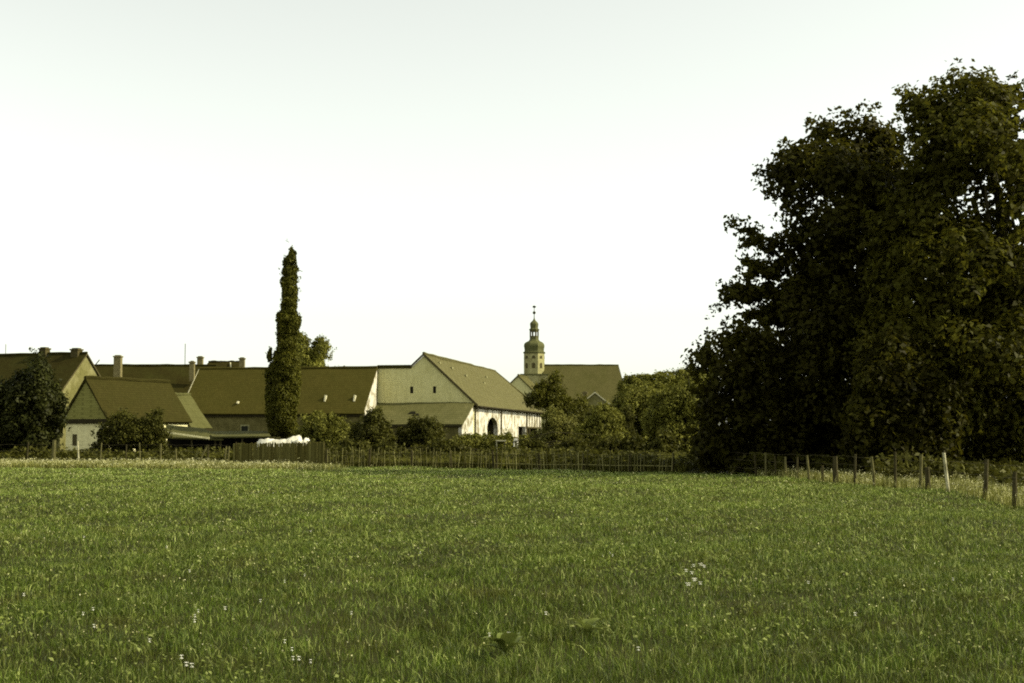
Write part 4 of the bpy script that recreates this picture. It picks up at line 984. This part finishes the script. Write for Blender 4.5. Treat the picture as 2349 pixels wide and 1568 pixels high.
# ------------------------------------------------------------------ single plants in the meadow
def flower(px, py, h_, r_, label, group):
    p = ground_at(px, py); mb = MB()
    mb.tube([(0, 0, 0), (rf_.uniform(-.02, .02), 0, h_)], .003, 4)
    o_ = empty("meadow_flower", p, 0, label, "flower", group)
    mb.build("stalk", M['dock'], o_)
    mb = MB(); k = 9
    for i in range(k):
        a = 2 * math.pi * i / k; b_ = a + .55 * 2 * math.pi / k
        mb.add([(0, 0, h_), (r_ * .7 * math.cos(a), r_ * .7 * math.sin(a), h_ + .006), (r_ * math.cos((a + b_) / 2), r_ * math.sin((a + b_) / 2), h_ + .003), (r_ * .7 * math.cos(b_), r_ * .7 * math.sin(b_), h_ + .006)], [(0, 1, 2, 3)])
        mb.add([(0, 0, h_ - .004), (r_ * .6 * math.cos(a), r_ * .6 * math.sin(a), h_ - .014), (r_ * .8 * math.cos((a + b_) / 2), r_ * .8 * math.sin((a + b_) / 2), h_ - .02), (r_ * .6 * math.cos(b_), r_ * .6 * math.sin(b_), h_ - .014)], [(0, 1, 2, 3)])
    mb.build("blossom", M['flower'], o_)
G1 = "white flowers in the left foreground"; G2 = "white flowers in a clump right of centre"
for px, py in [(208, 1402), (440, 1426), (446, 1420), (452, 1437), (583, 1396), (508, 1412), (425, 1540), (402, 1530), (432, 1548), (690, 1543), (654, 1520), (672, 1528), (718, 1530), (636, 1488), ]:
    flower(px + rf_.uniform(-22, 22), py + 18 + rf_.uniform(-14, 10), .12, rf_.uniform(.011, .018), "small white flower in the short grass of the left foreground", G1)
for px, py in [(1566, 1328), (1578, 1334), (1590, 1336), (1596, 1312), (1604, 1304), (1588, 1350), (1600, 1345), (1572, 1345), (1608, 1320)]:
    flower(px + rf_.uniform(-10, 10), py + 22, rf_.uniform(.12, .24), rf_.uniform(.022, .036), "white flower in the loose clump right of the meadow's centre", G2)
G3 = "single white flowers far apart over the meadow"
rg3 = random.Random(44)
for _ in range(34):
    flower(rg3.uniform(20, 2330), 1135 + 400 * rg3.random() ** 1.5, rg3.uniform(.09, .16), rg3.uniform(.012, .02), "single small white flower standing apart in the open meadow", G3)
def dock(px, py, s, n_, label, seed):
    rg = random.Random(seed); p = ground_at(px, py); o_ = empty("dock_plant", p, rg.uniform(0, 6), label, "plant")
    for i in range(n_):
        a = 2 * math.pi * i / n_ + rg.uniform(-.4, .4); ln = s * rg.uniform(.7, 1.2); el = rg.uniform(.6, 1.25); w2 = ln * .2
        vs_ = []; d_ = Vector((math.cos(a), math.sin(a), 0)); t_ = Vector((-d_.y, d_.x, 0))
        for j in range(7):
            f = j / 6; q = d_ * ln * f * math.cos(el * (1 - .4 * f)) + Vector((0, 0, ln * (math.sin(el) * f - .45 * f * f)))
            w_ = w2 * math.sin(math.pi * min(1, .08 + f * .92)) ** .8
            vs_ += [q - t_ * w_ + Vector((0, 0, w_ * .4)), q, q + t_ * w_ + Vector((0, 0, w_ * .4))]
        fs = []
        for j in range(6):
            fs += [(j * 3, j * 3 + 1, j * 3 + 4, j * 3 + 3), (j * 3 + 1, j * 3 + 2, j * 3 + 5, j * 3 + 4)]
        MB().add(vs_, fs).build("leaf", M['dock'], o_, smooth=True)
dock(1160, 1498, .30, 7, "large broad-leaved dock plant in the near grass below the barn", 1)
dock(1345, 1452, .22, 6, "smaller broad-leaved dock plant right of the large one", 2)
